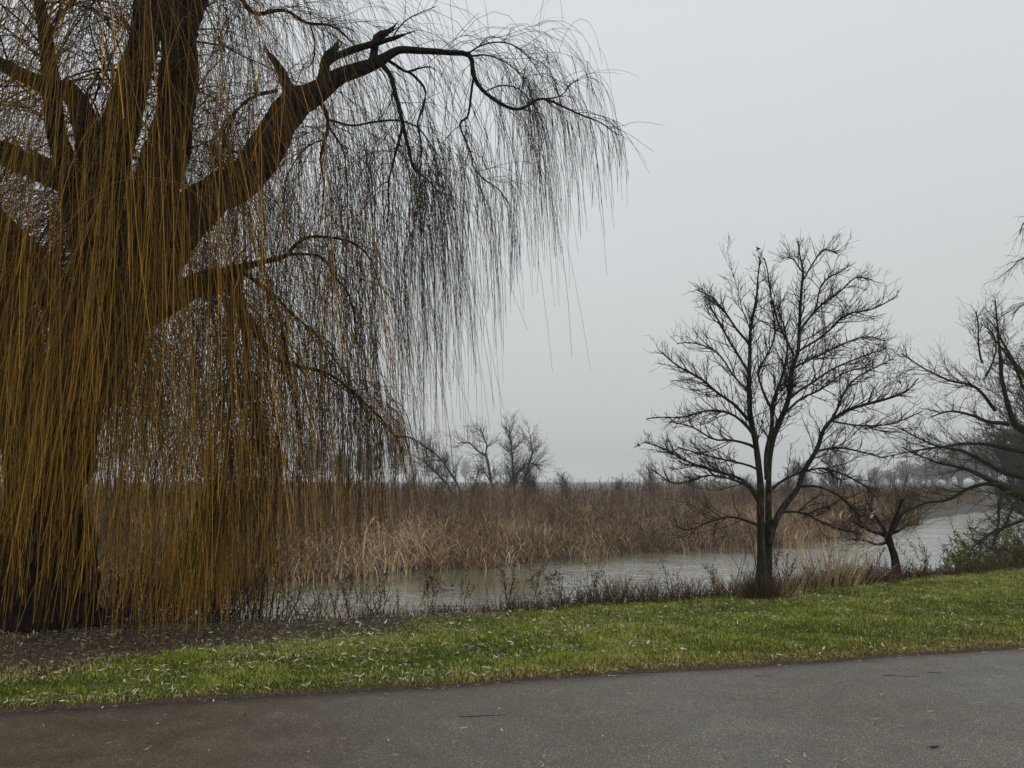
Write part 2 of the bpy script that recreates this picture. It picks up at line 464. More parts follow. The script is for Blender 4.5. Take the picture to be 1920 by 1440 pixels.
# water
m, n, l, b = mat('river_water', .06, .5)
b.inputs['Base Color'].default_value = (.17, .172, .105, 1); b.inputs['IOR'].default_value = 1.5; b.inputs['Coat Weight'].default_value = 1.0; b.inputs['Coat Roughness'].default_value = .05; b.inputs['Coat IOR'].default_value = 2.2
g = obj_coord(n)
mp = n.new('ShaderNodeMapping'); mp.inputs['Scale'].default_value = (1.0, 1.5, 1); mp.inputs['Rotation'].default_value = (0, 0, -.2); l.new(g, mp.inputs[0])
t1 = noise_node(n, l, 2.6, 3, .5, mp.outputs[0]); t2 = noise_node(n, l, 8, 3, .5, mp.outputs[0]); tp = noise_node(n, l, .22, 3, .5, g)
rp = ramp(n, [(.38, (.25,) * 3), (.62, (1,) * 3)]); l.new(tp.outputs['Fac'], rp.inputs[0])
ad = n.new('ShaderNodeMath'); ad.operation = 'MULTIPLY_ADD'; ad.inputs[1].default_value = .45; l.new(t2.outputs['Fac'], ad.inputs[0]); l.new(t1.outputs['Fac'], ad.inputs[2])
ml = n.new('ShaderNodeMath'); ml.operation = 'MULTIPLY'; l.new(ad.outputs[0], ml.inputs[0]); l.new(rp.outputs[0], ml.inputs[1])
bp = n.new('ShaderNodeBump'); bp.inputs['Strength'].default_value = .5; bp.inputs['Distance'].default_value = .08; l.new(ml.outputs[0], bp.inputs['Height']); l.new(bp.outputs[0], b.inputs['Normal']); l.new(bp.outputs[0], b.inputs['Coat Normal'])
M['water'] = m

def flat_mat(name, c, rough=.6):
    m, n, l, b = mat(name, rough, .3)
    t = noise_node(n, l, 90, 3, .6, obj_coord(n)); r = ramp(n, [(.3, tuple(x * .75 for x in c)), (.7, tuple(min(1, x * 1.2) for x in c))]); l.new(t.outputs['Fac'], r.inputs[0]); l.new(r.outputs[0], b.inputs['Base Color'])
    return m

# ------------------------------------------------------------------ ground sheet
xs = np.unique(np.concatenate([np.linspace(-950, -430, 5), np.linspace(430, 950, 5), np.linspace(-430, -40, 14), np.linspace(-40, -16, 20), np.arange(-16, 22.01, .25), np.linspace(22, 60, 26), np.linspace(60, 430, 16)]))
rows, zs, kind = [], [], []
yp, ycr, yfr = ypath(xs), yc(xs), yf(xs)
def row(y, z, k): rows.append(np.broadcast_to(y, xs.shape).astype(float)); zs.append(np.broadcast_to(z, xs.shape).astype(float)); kind.append(k)
row(np.minimum(yp - 200, -250), -.04, 0); row(yp - 30, -.035, 0); row(yp - 9, -.035, 0); row(yp - 3, -.035, 0)
row(yp - .05, -.035, 0)
for t in np.concatenate([[0.0, .008, .02, .035], np.linspace(.05, 1, 28)]):
    y = yp + .004 + (ycr - yp - .004) * t
    row(y, zlawn(xs, y), 0)
for d in (.3, .7, 1.1, 1.5, 1.9, 2.3, 2.7):
    y = ycr + d * np.minimum(1, (yfr - ycr) / 5); row(y, zbank(xs, ycr + d), 1)
row(ycr * .6 + yfr * .4, -2.7, 1)
for d in (-.8, -.2, .1, .5, 1, 2, 4, 6, 9, 14, 24, 50, 120, 400, 900):
    y = yfr + d; row(y, zfar(xs, y) if d > -.5 else -2.5, 1)
nr, nc = len(rows), len(xs)
V = np.stack([np.tile(xs, nr), np.concatenate(rows), np.concatenate(zs)], 1)
idx = np.arange(nr * nc).reshape(nr, nc)
F = np.stack([idx[:-1, :-1], idx[:-1, 1:], idx[1:, 1:], idx[1:, :-1]], -1)
g = Geo()
g.add(V, F.reshape(-1, 4), np.maximum(litter(V[:, 0], V[:, 1]) * (V[:, 1] < yc(V[:, 0]) + 3), sstep(.16, .06, V[:, 1] - ypath(V[:, 0]))))
g.m = [np.repeat(np.array(kind[1:]), nc - 1)]
ground = g.build('ground', [M['lawn_ground'], M['bank_mud']], smooth=True); tag(ground, kind='structure')

g = Geo()
nrow = 40
vv = []
for k in range(nrow):
    t = k / (nrow - 1)
    y = yp - 8.5 * (1 - t)
    vv.append(np.stack([xs, y, 0 * xs + .0 + .01 * np.sin(xs * .9 + t * 3) * (1 - t)], 1))
vv.append(np.stack([xs, yp + .003, 0 * xs - .05], 1))
V = np.concatenate(vv); nr = nrow + 1
idx = np.arange(nr * nc).reshape(nr, nc)
F = np.stack([idx[:-1, :-1], idx[:-1, 1:], idx[1:, 1:], idx[1:, :-1]], -1)
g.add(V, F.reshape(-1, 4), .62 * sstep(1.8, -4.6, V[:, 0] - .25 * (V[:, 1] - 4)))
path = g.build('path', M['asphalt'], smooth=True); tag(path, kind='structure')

g = Geo()
wy0 = np.maximum(ycr + .9, -300); 
V = np.concatenate([np.stack([xs, wy0, 0 * xs + WATER_Z], 1), np.stack([xs, (ycr + yfr) / 2, 0 * xs + WATER_Z], 1), np.stack([xs, yfr + .45, 0 * xs + WATER_Z], 1)])
idx = np.arange(3 * nc).reshape(3, nc); F = np.stack([idx[:-1, :-1], idx[:-1, 1:], idx[1:, 1:], idx[1:, :-1]], -1)
g.add(V, F.reshape(-1, 4))
water = g.build('river_water', M['water']); tag(water, kind='structure')

# ------------------------------------------------------------------ weeping willow
WB = at(80, 1160, 9.9); WB[2] = -.25
willow = empty('weeping_willow', WB, 'huge weeping willow with golden hanging twigs at the left', 'tree')
D = 9.9
def wl_limb(name, pts, sides=14, bump=.15, m_='willow_bark', wob=.02):
    P, Rr = traced(pts, wob=wob)
    g = Geo(); bark_tube(g, P, Rr, sides, bump)
    g.build(name, M[m_], willow, WB, smooth=True)
    return P, Rr
big = []
# trunk with flared foot
big.append(wl_limb('trunk', [(70, 1195, 9.9, 240), (76, 1150, 9.9, 190), (80, 1080, 9.9, 160), (84, 970, 9.9, 146), (98, 860, 9.9, 128), (130, 765, 9.9, 122), (165, 695, 9.9, 118), (200, 630, 9.9, 96), (225, 570, 9.9, 74)], 36, .30))
limbs = [
 [(84, 1040, 10.0, 120), (78, 940, 10.2, 112), (62, 840, 10.4, 104), (38, 690, 10.4, 98), (4, 560, 10.3, 88), (-60, 440, 10.2, 70), (-150, 300, 10, 52), (-260, 140, 9.6, 34), (-330, 20, 9.2, 18)],
 [(165, 690, 9.9, 120), (140, 615, 9.9, 88), (108, 560, 9.9, 74), (55, 490, 9.9, 66), (0, 430, 9.9, 58), (-90, 330, 9.8, 46), (-190, 250, 9.4, 30), (-280, 190, 8.8, 16)],
 [(240, 520, 9.9, 100), (225, 425, 9.9, 78), (170, 365, 9.95, 60), (120, 335, 10, 52), (40, 302, 10.1, 47), (-50, 262, 10.1, 36), (-140, 240, 10, 22), (-220, 215, 9.8, 12)],
 [(150, 735, 9.9, 90), (190, 670, 9.85, 96), (225, 590, 9.8, 98), (255, 480, 9.75, 92), (288, 365, 9.7, 90), (322, 250, 9.7, 78), (336, 130, 9.75, 72), (326, 0, 9.8, 62), (300, -150, 9.9, 45), (270, -300, 10, 26), (250, -400, 10, 12)],
 [(140, 740, 9.85, 90), (168, 650, 9.7, 80), (182, 560, 9.5, 74), (186, 490, 9.3, 70), (188, 400, 9.2, 66), (215, 270, 9.15, 70), (260, 120, 9.1, 62), (282, -10, 9.0, 50), (280, -180, 8.7, 34), (260, -330, 8.4, 16)],
 [(155, 735, 9.9, 90), (205, 650, 9.95, 92), (250, 560, 10, 92), (300, 485, 10, 90), (352, 402, 10, 84), (417, 360, 10, 74), (480, 312, 10, 70), (520, 240, 10, 64), (548, 200, 10, 60), (590, 178, 10, 46), (627, 150, 10, 33), (660, 137, 10, 29), (693, 123, 10, 26), (720, 110, 10, 21)],
 [(160, 715, 9.85, 70), (195, 645, 9.7, 70), (235, 605, 9.5, 64), (290, 577, 9.3, 58), (345, 547, 9.2, 50), (400, 530, 9.2, 46), (434, 520, 9.2, 42), (450, 505, 9.2, 26)],
 [(196, 420, 9.2, 60), (150, 200, 9.0, 44), (95, 165, 8.9, 36), (20, 130, 8.8, 28), (-80, 80, 8.6, 18), (-160, 60, 8.4, 10)],
 [(300, 340, 9.6, 60), (330, 200, 9.0, 44), (350, 60, 8.4, 34), (360, -80, 8.0, 24), (350, -180, 7.7, 12)],
 [(200, 560, 9.4, 80), (150, 420, 8.9, 52), (110, 260, 8.4, 38), (90, 100, 8.0, 28), (70, -40, 7.7, 18), (40, -120, 7.5, 9)],
 [(330, 100, 9.9, 50), (380, -20, 10.2, 36), (420, -120, 10.5, 24), (470, -190, 10.7, 14), (530, -220, 10.8, 8)],
]
for pts in limbs: big.append(wl_limb('limb', pts, 16 if pts[0][3] > 90 else 12))
R1 = big[6]
branches = [
 # outer end of the great right limb
 [(715, 113, 10, 22), (747, 95, 10, 15), (793, 97, 10.05, 13), (843, 99, 10.1, 11), (873, 100, 10.1, 11), (885, 112, 10.1, 9.5), (888, 140, 10.1, 9), (903, 167, 10.1, 8), (927, 187, 10.1, 7), (963, 204, 10.1, 7), (987, 200, 10.1, 6), (1013, 185, 10.1, 5.5), (1043, 193, 10.1, 4.5), (1093, 217, 10.1, 3.5), (1127, 230, 10.1, 2.5), (1160, 253, 10.1, 1.8)],
 [(712, 117, 10, 12), (733, 143, 9.9, 9.5), (742, 177, 9.85, 9), (753, 220, 9.8, 8.5), (760, 253, 9.8, 7.5), (768, 283, 9.8, 6.5), (775, 315, 9.8, 5), (800, 335, 9.75, 3), (830, 370, 9.7, 2)],
 [(754, 240, 9.8, 6), (745, 277, 9.75, 5), (733, 317, 9.7, 4), (727, 350, 9.7, 3.5), (728, 395, 9.7, 2.5), (722, 440, 9.7, 1.8)],
 [(727, 113, 10, 7), (757, 133, 10.2, 5.5), (767, 135, 10.25, 5.5), (797, 167, 10.3, 5), (793, 200, 10.3, 5), (783, 230, 10.3, 4.5), (788, 253, 10.3, 3.8), (790, 290, 10.3, 3), (786, 340, 10.3, 2)],
 [(764, 134, 10.2, 4), (787, 127, 10.3, 3), (812, 126, 10.4, 2.5), (814, 140, 10.4, 1.6)],
 [(889, 145, 10.1, 5.5), (882, 183, 10.05, 5), (875, 220, 10, 4.5), (860, 232, 10, 4), (873, 267, 9.95, 4), (885, 293, 9.9, 3.6), (889, 315, 9.9, 3), (910, 337, 9.9, 2.6), (937, 357, 9.85, 2.3), (952, 380, 9.8, 1.8)],
 [(617, 225, 10, 5), (660, 235, 9.9, 4), (700, 228, 9.8, 4), (747, 225, 9.8, 4), (785, 240, 9.7, 3), (812, 275, 9.6, 2.5), (830, 300, 9.6, 2)],
 [(600, 190, 10, 9), (613, 213, 10, 8), (612, 247, 9.95, 7), (603, 283, 9.9, 6), (600, 300, 9.9, 4.5), (606, 350, 9.9, 3), (604, 400, 9.9, 2)],
 [(604, 263, 9.9, 4), (582, 272, 9.8, 3.5), (560, 293, 9.7, 3), (540, 330, 9.6, 2.2), (528, 380, 9.6, 1.6)],
 [(617, 240, 9.9, 4), (643, 280, 10.1, 3.5), (650, 333, 10.2, 3), (652, 390, 10.2, 2.2), (655, 450, 10.2, 1.6)],
 [(879, 100, 10.1, 4), (897, 87, 10.2, 3.5), (923, 78, 10.3, 3), (960, 83, 10.4, 2.6), (993, 110, 10.5, 2.2), (1013, 140, 10.5, 1.6)],
 [(886, 105, 10.1, 4), (913, 103, 9.9, 3), (957, 123, 9.7, 2.5), (990, 160, 9.6, 2), (1000, 190, 9.6, 1.5)],
 [(910, 172, 10.1, 3), (943, 160, 10.2, 2.5), (977, 170, 10.4, 2), (1003, 200, 10.5, 1.5)],
 [(1010, 187, 10.1, 3), (1053, 180, 10.2, 2.4), (1067, 160, 10.25, 2), (1085, 150, 10.3, 1.4)],
 [(737, 70, 10, 3), (760, 40, 10.1, 2.6), (780, 27, 10.2, 2.2), (817, 12, 10.3, 1.6)],
 # upper, between stem and limb
 [(400, -60, 10.2, 12), (454, 0, 10.2, 9), (479, 25, 10.2, 8), (533, 19, 10.2, 7), (575, 42, 10.2, 6), (617, 46, 10.2, 5), (640, 60, 10.2, 4), (665, 85, 10.2, 2.5)],
 [(580, 42, 10.2, 4), (590, 75, 10.2, 3.6), (587, 112, 10.2, 3), (577, 127, 10.2, 2)],
 [(521, 170, 10, 8), (479, 179, 9.9, 6), (450, 200, 9.8, 5), (425, 229, 9.7, 4), (418, 270, 9.6, 2.5)],
 [(470, 300, 9.9, 8), (437, 283, 9.7, 6), (430, 300, 9.65, 5), (433, 330, 9.6, 3)],
 [(430, 350, 9.9, 7), (415, 300, 9.6, 5), (440, 215, 9.5, 4), (465, 185, 9.4, 3), (500, 170, 9.3, 2)],
 # low right fan
 [(440, 505, 9.2, 20), (488, 492, 9.2, 11), (534, 482, 9.2, 9), (554, 461, 9.2, 7.5), (582, 445, 9.2, 6.5), (638, 448, 9.2, 5), (672, 461, 9.2, 4), (697, 490, 9.2, 3), (713, 540, 9.2, 2)],
 [(530, 483, 9.2, 7), (547, 477, 9.1, 6), (603, 482, 9, 5), (627, 518, 8.95, 4), (652, 549, 8.9, 3.4), (665, 586, 8.9, 2.6), (668, 640, 8.9, 1.8)],
 [(445, 506, 9.2, 10), (499, 539, 9.35, 6), (540, 580, 9.4, 5), (586, 622, 9.5, 4), (618, 660, 9.5, 2.5), (660, 720, 9.5, 1.6)],
 [(436, 525, 9.2, 40), (443, 548, 9.15, 28), (457, 584, 9.1, 16), (485, 629, 9, 11), (513, 671, 9, 8.5), (554, 686, 8.95, 7), (610, 697, 8.9, 5.5), (659, 733, 8.9, 4.5), (707, 778, 8.9, 3.5), (738, 817, 8.9, 2.8), (770, 820, 8.9, 2), (811, 848, 8.9, 1.5)],
 [(738, 815, 8.9, 2.5), (752, 840, 8.85, 2), (762, 890, 8.8, 1.5)],
 [(450, 570, 9.1, 18), (464, 650, 9.0, 11), (468, 730, 8.95, 8), (481, 782, 8.9, 7), (485, 834, 8.9, 5.5), (470, 880, 8.9, 4), (455, 950, 8.9, 3)],
 [(438, 545, 9.2, 14), (430, 640, 9.3, 9), (436, 730, 9.35, 6), (425, 830, 9.4, 4), (428, 900, 9.4, 2.5)],
 [(470, 520, 9.2, 7), (512, 560, 9.0, 5), (530, 620, 8.8, 4), (545, 700, 8.7, 3), (560, 800, 8.6, 2)],
 [(600, 696, 8.9, 4), (640, 725, 9.2, 3), (690, 760, 9.4, 2.2), (720, 800, 9.5, 1.6)],
]
brs = []
for pts in branches:
    P, Rr = traced(pts, wmin=2.0, wob=.012)
    g = Geo(); bark_tube(g, P, Rr, 8 if pts[0][3] > 6 else 6, .1, cap=True, scale=14)
    g.build('branch', M['willow_branch'], willow, WB, smooth=True); brs.append((P, Rr))
# storm-broken stubs with splintered ends
def stub(pts, spl):
    P, Rr = traced(pts, wob=.01)
    g = Geo(); bark_tube(g, P, Rr, 12, .2, scale=14, cap=True)
    dr = norm((P[-1] - P[-3])[None])[0]
    for k in range(spl):
        o = P[-1] + R.normal(size=3) * Rr[-1] * .45
        q = np.stack([o - dr * .05, o + dr * R.uniform(.04, .12), o + dr * R.uniform(.12, .24) + R.normal(size=3) * .02])
        add_tubes(g, q[None], np.array([[Rr[-1] * .4, Rr[-1] * .28, .003]]), 5, .5)
    g.build('broken_stub', M['willow_bark'], willow, WB, smooth=True)
stub([(593, 180, 10, 30), (604, 150, 9.95, 22), (608, 125, 9.95, 20), (614, 105, 9.95, 19), (628, 92, 9.95, 13)], 5)
stub([(610, 122, 9.95, 14), (625, 108, 9.95, 13), (660, 94, 9.9, 13.5), (703, 81, 9.9, 12.5), (740, 72, 9.9, 9), (760, 64, 9.9, 4)], 3)
stub([(698, 120, 10, 20), (701, 100, 10, 17), (704, 83, 10, 16), (712, 68, 10, 19), (726, 61, 10, 12)], 5)
stub([(556, 200, 10, 30), (535, 155, 9.95, 23), (521, 125, 9.95, 17), (508, 104, 9.95, 11)], 4)

# --- branchlets and the hanging whips
def bottom_y(px):
    return np.interp(px, [-400, 0, 300, 400, 430, 500, 560, 620, 690, 720, 745, 800, 850, 900, 950, 1000, 1050, 1100, 1130, 1180],
                         [1232, 1232, 1228, 1195, 1120, 1120, 1090, 1075, 1050, 1000, 850, 760, 690, 640, 590, 505, 465, 425, 410, 330])
def hang_len(pos, lo=.45, hi=1.0, pw=1.0, cap=9.0):
    px, py = pxof(pos)
    by = bottom_y(px) + R.normal(size=len(px)) * 22
    dep = pos[:, 1]
    # height at which the bottom line lies at this depth
    zb = CAMZ + dep * ((_sp - (by - 720) / FPX * _cp) / (_cp + (by - 720) / FPX * _sp))
    full = np.maximum(pos[:, 2] - zb, .15)
    full = np.minimum(full, pos[:, 2] + .22)                  # no deeper than the ground
    return np.minimum(full * R.uniform(lo, hi, len(px)) ** pw, cap)

LEAN[0] = .008
gt, gw = Geo(), Geo()        # thin brown branchlets ; golden whips
def P_(b): return [x[0] for x in b]
def R_(b): return [x[1] for x in b]
GR = (0, 0, -1)
# right half: branchlets from the fine branches, arching over and down
def split_by_x(Pm, f):
    px, _ = pxof(Pm[:, 0]); return f(px)
bl, blr, _ = sprout(P_(brs), R_(brs), 430, (.12, 1), (.4, 1.3), (.35, 1.15), 8, GR, .16, .12, .5, .006, .45, .0028, w=[1.3] * 20 + [.42] * (len(brs) - 20), bias=(0, 0, .5))
bl2, blr2, _ = sprout([R1[0]] + P_(big[9:]), [R1[1]] + R_(big[9:]), 70, (.45, 1), (.6, 1.4), (.5, 1.4), 8, GR, .14, .12, .3, .008, .4, .003, bias=(0, 0, .4))
add_tubes(gt, bl, blr, 3); add_tubes(gt, bl2, blr2, 3)
srcP = aslist(bl) + aslist(bl2) + P_(brs); srcR = aslist(blr) + aslist(blr2) + R_(brs)
wts = list(R.gamma(.55, 1.8, len(bl) + len(bl2))) + [.5] * 20 + [.28] * (len(brs) - 20)
h1, hr1, _ = sprout(srcP, srcR, 1750, (.25, 1), (.3, 1.0), None, 10, GR, .46, .026, .7, .0042, .6, .0032, w=wts, lenfn=lambda p, t, L: hang_len(p, .25, 1.0))
px, _y = pxof(h1[:, 0]); qx, _q = pxof(h1); keep = (px > 395) & (qx.max(1) < 1178) & ~((px > 640) & (_y < 6))
h1, hr1 = h1[keep], hr1[keep]
# fine side twigs on every whip
fq, fqr, _ = sprout(P_(brs[20:]), R_(brs[20:]), 250, (.15, 1), (.4, 1.2), None, 11, GR, .4, .035, .7, .0038, .6, .0028, lenfn=lambda p, t, L: hang_len(p, .4, 1.0, .8))
add_tubes(gt, fq, fqr, 3)
fs, fsr, _ = sprout(aslist(fq), aslist(fqr), 380, (.1, .95), (.3, .8), (.2, .8), 6, GR, .2, .09, .8, .0026, .6, .002); add_tubes(gt, fs, fsr, 3)
s1, sr1, _ = sprout(aslist(h1), aslist(hr1), 3200, (.03, .9), (.2, .55), None, 6, GR, .34, .035, .8, .0030, .6, .0022, lenfn=lambda p, t, L: np.minimum(R.uniform(.2, .9, len(p)), np.maximum(hang_len(p, .8, 1.05), .08)))
qx, qy = pxof(s1); kk_ = qx.max(1) < 1185; s1, sr1 = s1[kk_], sr1[kk_]
hv = np.clip(.45 + .5 * (R.random(len(h1)) - .5), 0, 1)
add_tubes(gt, h1, hr1, 3, hv); add_tubes(gt, s1, sr1, 3)
# fine upright and arching hair on top of the outer limb
u1, ur1, _ = sprout(P_(brs[:1] + brs[10:16]) + aslist(bl), R_(brs[:1] + brs[10:16]) + aslist(blr), 420, (.1, 1), (.5, 1.3), (.25, .75), 8, GR, .17, .06, .6, .0026, .5, .0018, bias=(.5, 0, 1.6))
qx, qy = pxof(u1); keep = (qx.max(1) < 1190) & (qy[:, 0] > 8); add_tubes(gt, u1[keep], ur1[keep], 3)
# the back of the crown, seen between the limbs
bP_, bR_ = P_(big[1:6] + big[8:12]), R_(big[1:6] + big[8:12])
q1, qr1, _ = sprout(bP_, bR_, 190, (.25, 1), (.5, 1.4), (.6, 2.0), 9, GR, .08, .12, .25, .013, .35, .004, bias=(0, 1.1, .6)); add_tubes(gt, q1, qr1, 4)
q2, qr2, _ = sprout(aslist(q1), aslist(qr1), 1050, (.15, 1), (.3, 1.2), (.6, 3.4), 8, GR, .34, .045, .7, .0036, .55, .0025); kk_ = pxof(q2)[0].max(1) < 840; q2, qr2 = q2[kk_], qr2[kk_]; add_tubes(gt, q2, qr2, 3)
q3, qr3, _ = sprout(aslist(q2), aslist(qr2), 1200, (.05, .9), (.3, .8), (.2, .7), 6, GR, .24, .05, .8, .0026, .6, .002); add_tubes(gt, q3, qr3, 3)
gt.build('hanging_twigs', M['willow_twig'], willow, WB)["kind"] = 'stuff'

LEAN[0] = .03
# left half: the dense golden curtain, hung from branchlets reaching out all round the crown
lp, lr = P_(big[1:6] + big[8:12]), R_(big[1:6] + big[8:12])
cb, cbr, _ = sprout(lp, lr, 300, (.3, 1), (.5, 1.4), (.8, 2.3), 9, GR, .09, .10, .25, .014, .35, .004, bias=(0.15, -1.1, .7))
add_tubes(gw, cb, cbr, 4, va=np.full(len(cb), .02))
gc = R.gamma(.7, 1.4, len(cb)); cva = R.random(len(cb))
c1, cr1, cpar = sprout(aslist(cb), aslist(cbr), 1750, (.2, 1), (.3, 1.2), None, 10, GR, .44, .045, .7, .0034, .55, .0026, w=gc, lenfn=lambda p, t, L: hang_len(p, .15, 1.0, .8))
px, _y = pxof(c1[:, -1]); pr, _y = pxof(c1[:, 0])
keep = (pr < 500) & (pr > -420) & (pxof(c1)[0].max(1) < 620) & ((pr > 95) | (R.random(len(pr)) < .4)) & ((pr < 320) | (R.random(len(pr)) < .3)); c1, cr1, cpar = c1[keep], cr1[keep], cpar[keep]
add_tubes(gw, c1, cr1, 3, np.clip(.55 * cva[cpar] + .45 * R.random(len(c1)) - .08, 0, 1))
# skirts from the low boughs
lowP = [big[1][0][8:], big[2][0], big[3][0], big[7][0], big[5][0][4:]] + [b[0] for b in brs[20:28]]; lowR = [big[1][1][8:], big[2][1], big[3][1], big[7][1], big[5][1][4:]] + [b[1] for b in brs[20:28]]
kb, kbr, _ = sprout(lowP, lowR, 190, (.1, 1), (.6, 1.4), (.5, 1.6), 8, GR, .12, .1, .2, .010, .4, .0035, bias=(-.1, -1.2, .3))
px, _y = pxof(kb[:, 0]); m_ = px < 520; kb, kbr = kb[m_], kbr[m_]
add_tubes(gw, kb, kbr, 4, va=np.full(len(kb), .02))
kg = R.gamma(.8, 1.2, len(kb)); kva = R.random(len(kb))
k1, kr1, kpar = sprout(aslist(kb), aslist(kbr), 2900, (.2, 1), (.3, 1.2), None, 9, GR, .42, .05, .7, .0037, .55, .0028, w=kg, lenfn=lambda p, t, L: hang_len(p, .4, 1.03, .6))
pr, _y = pxof(k1[:, 0]); keep = (pr < 430) & (pr > -380) & ((pr > 95) | ((_y > 330) & (R.random(len(pr)) < .7)) | (R.random(len(pr)) < .35)); k1, kr1, kpar = k1[keep], kr1[keep], kpar[keep]
add_tubes(gw, k1, kr1, 3, np.clip(.6 * kva[kpar] + .45 * R.random(len(k1)), 0, 1))
mb, mbr, _ = sprout([big[7][0], brs[25][0], brs[26][0], big[4][0][4:24], big[6][0][4:20], big[5][0][2:20]], [big[7][1], brs[25][1], brs[26][1], big[4][1][4:24], big[6][1][4:20], big[5][1][2:20]], 130, (.05, 1), (.6, 1.4), (.4, 1.3), 8, GR, .12, .1, .2, .009, .4, .0035, bias=(0, -.9, .2))
add_tubes(gw, mb, mbr, 4, va=np.full(len(mb), .02))
mpx = pxof(mb[:, -1])[0]; mg = R.gamma(.8, 1.2, len(mb)) * np.where((mpx > 140) & (mpx < 300), 2.6, 1)
m1, mr1, _ = sprout(aslist(mb), aslist(mbr), 2500, (.2, 1), (.3, 1.2), None, 9, GR, .38, .045, .7, .0036, .55, .0028, w=mg, lenfn=lambda p, t, L: hang_len(p, .3, 1.02, .7))
pr, _y = pxof(m1[:, 0]); keep = (pr < 460); m1, mr1 = m1[keep], mr1[keep]
add_tubes(gw, m1, mr1, 3)
# side twigs near the ends
e1, er1, _ = sprout(aslist(c1) + aslist(k1), aslist(cr1) + aslist(kr1), 2600, (.45, .95), (.2, .6), (.25, 1.0), 6, GR, .2, .07, .8, .0028, .6, .0022)
e1z = e1[:, -1, 2]; keep = e1z > -.15
add_tubes(gw, e1[keep], er1[keep], 3)
# gold thread through the fan on the right, low down
f1, fr1, _ = sprout(P_(brs[20:]), R_(brs[20:]), 260, (.15, 1), (.4, 1.2), None, 12, GR, .3, .06, .7, .0036, .6, .0024, lenfn=lambda p, t, L: hang_len(p, .5, 1.0, .7))
add_tubes(gw, f1, fr1, 3)
wo = gw.build('hanging_whips', M['willow_whip'], willow, WB); wo["kind"] = 'stuff'; wo["label"] = 'dense curtain of golden whips hanging to the ground'

LEAN[0] = 0.0
# ------------------------------------------------------------------ tree builder for traced trees
def traced_tree(name, label, base, trunk, brpts, n2, n3, barkm, twigm, depth, l2=(.35, 1.1), l3=(.12, .4), up=.1, r2=.006, spread=.35, wmin=2.0, sub=None, k3=.1, wob=.11, ang2=(.45, .95), ang3=(.4, .9), n4=0, extra=None):
    root = empty(name, base, label, 'tree')
    g = Geo(); ax = []
    for pts in trunk:
        P, Rr = traced(pts, wob=.008); bark_tube(g, P, Rr, 12, .1, scale=12); ax.append((P, Rr))
    g.build('trunk', M[barkm], root, base, smooth=True)
    bs = []
    for pts in brpts:
        P, Rr = traced(pts, wmin=wmin, wob=.02)
        if len(pts[0]) == 4 and spread:
            dy = R.normal() * spread * 2.0                       # limbs leave the picture plane on their way out
            P[:, 1] += dy * np.linspace(0, 1, len(P)) ** 1.2
        g = Geo(); bark_tube(g, P, Rr, 6, .08, scale=16); g.build('branch', M[barkm], root, base, smooth=True); bs.append((P, Rr))
    g = Geo()
    src = bs + [(P[len(P) // 4:], q[len(P) // 4:]) for P, q in ax]
    if extra:                                                   # limbs towards and away from the viewer
        e, er, _ = sprout([P for P, q in ax], [q for P, q in ax], extra[0], extra[1], (.6, 1.1), extra[2], 9, (0, 0, 1), .05, .09, .4, .02, .2, .006, bias=(0, 0, .2))
        e[:, :, 0] = e[:, :1, 0] + (e[:, :, 0] - e[:, :1, 0]) * .75
        for i in range(len(e)):
            gg = Geo(); add_tubes(gg, e[i:i + 1], er[i:i + 1], 5, .5); gg.build('branch', M[barkm], root, base, smooth=True)
            src.append((e[i], er[i]))
    a, ar, _ = sprout([x[0] for x in src], [x[1] for x in src], n2, (.18, 1), ang2, l2, 8, (0, 0, 1), up, wob, .55, r2, .45, .0035, lenfn=lambda p, t, L: R.uniform(l2[0], l2[1], len(p)) * (1.3 - 1.0 * t))
    add_tubes(g, a, ar, 4)
    c, cr_, _ = sprout(aslist(a) + [x[0] for x in bs], aslist(ar) + [x[1] for x in bs], n3, (.2, 1), ang3, l3, 5, (0, 0, 1), k3, wob * 1.1, .65, .0048, .55, .0032, w=[1.0] * len(a) + [.5] * len(bs))
    add_tubes(g, c, cr_, 3)
    if n4:
        d, dr_, _ = sprout(aslist(c), aslist(cr_), n4, (.25, 1), (.4, 1.0), (l3[0] * .4, l3[1] * .5), 4, (0, 0, 1), k3, wob, .8, .0034, .7, .0026)
        add_tubes(g, d, dr_, 3)
    o = g.build('twigs', M[twigm], root, base); o["kind"] = 'stuff'
    return root, a, c

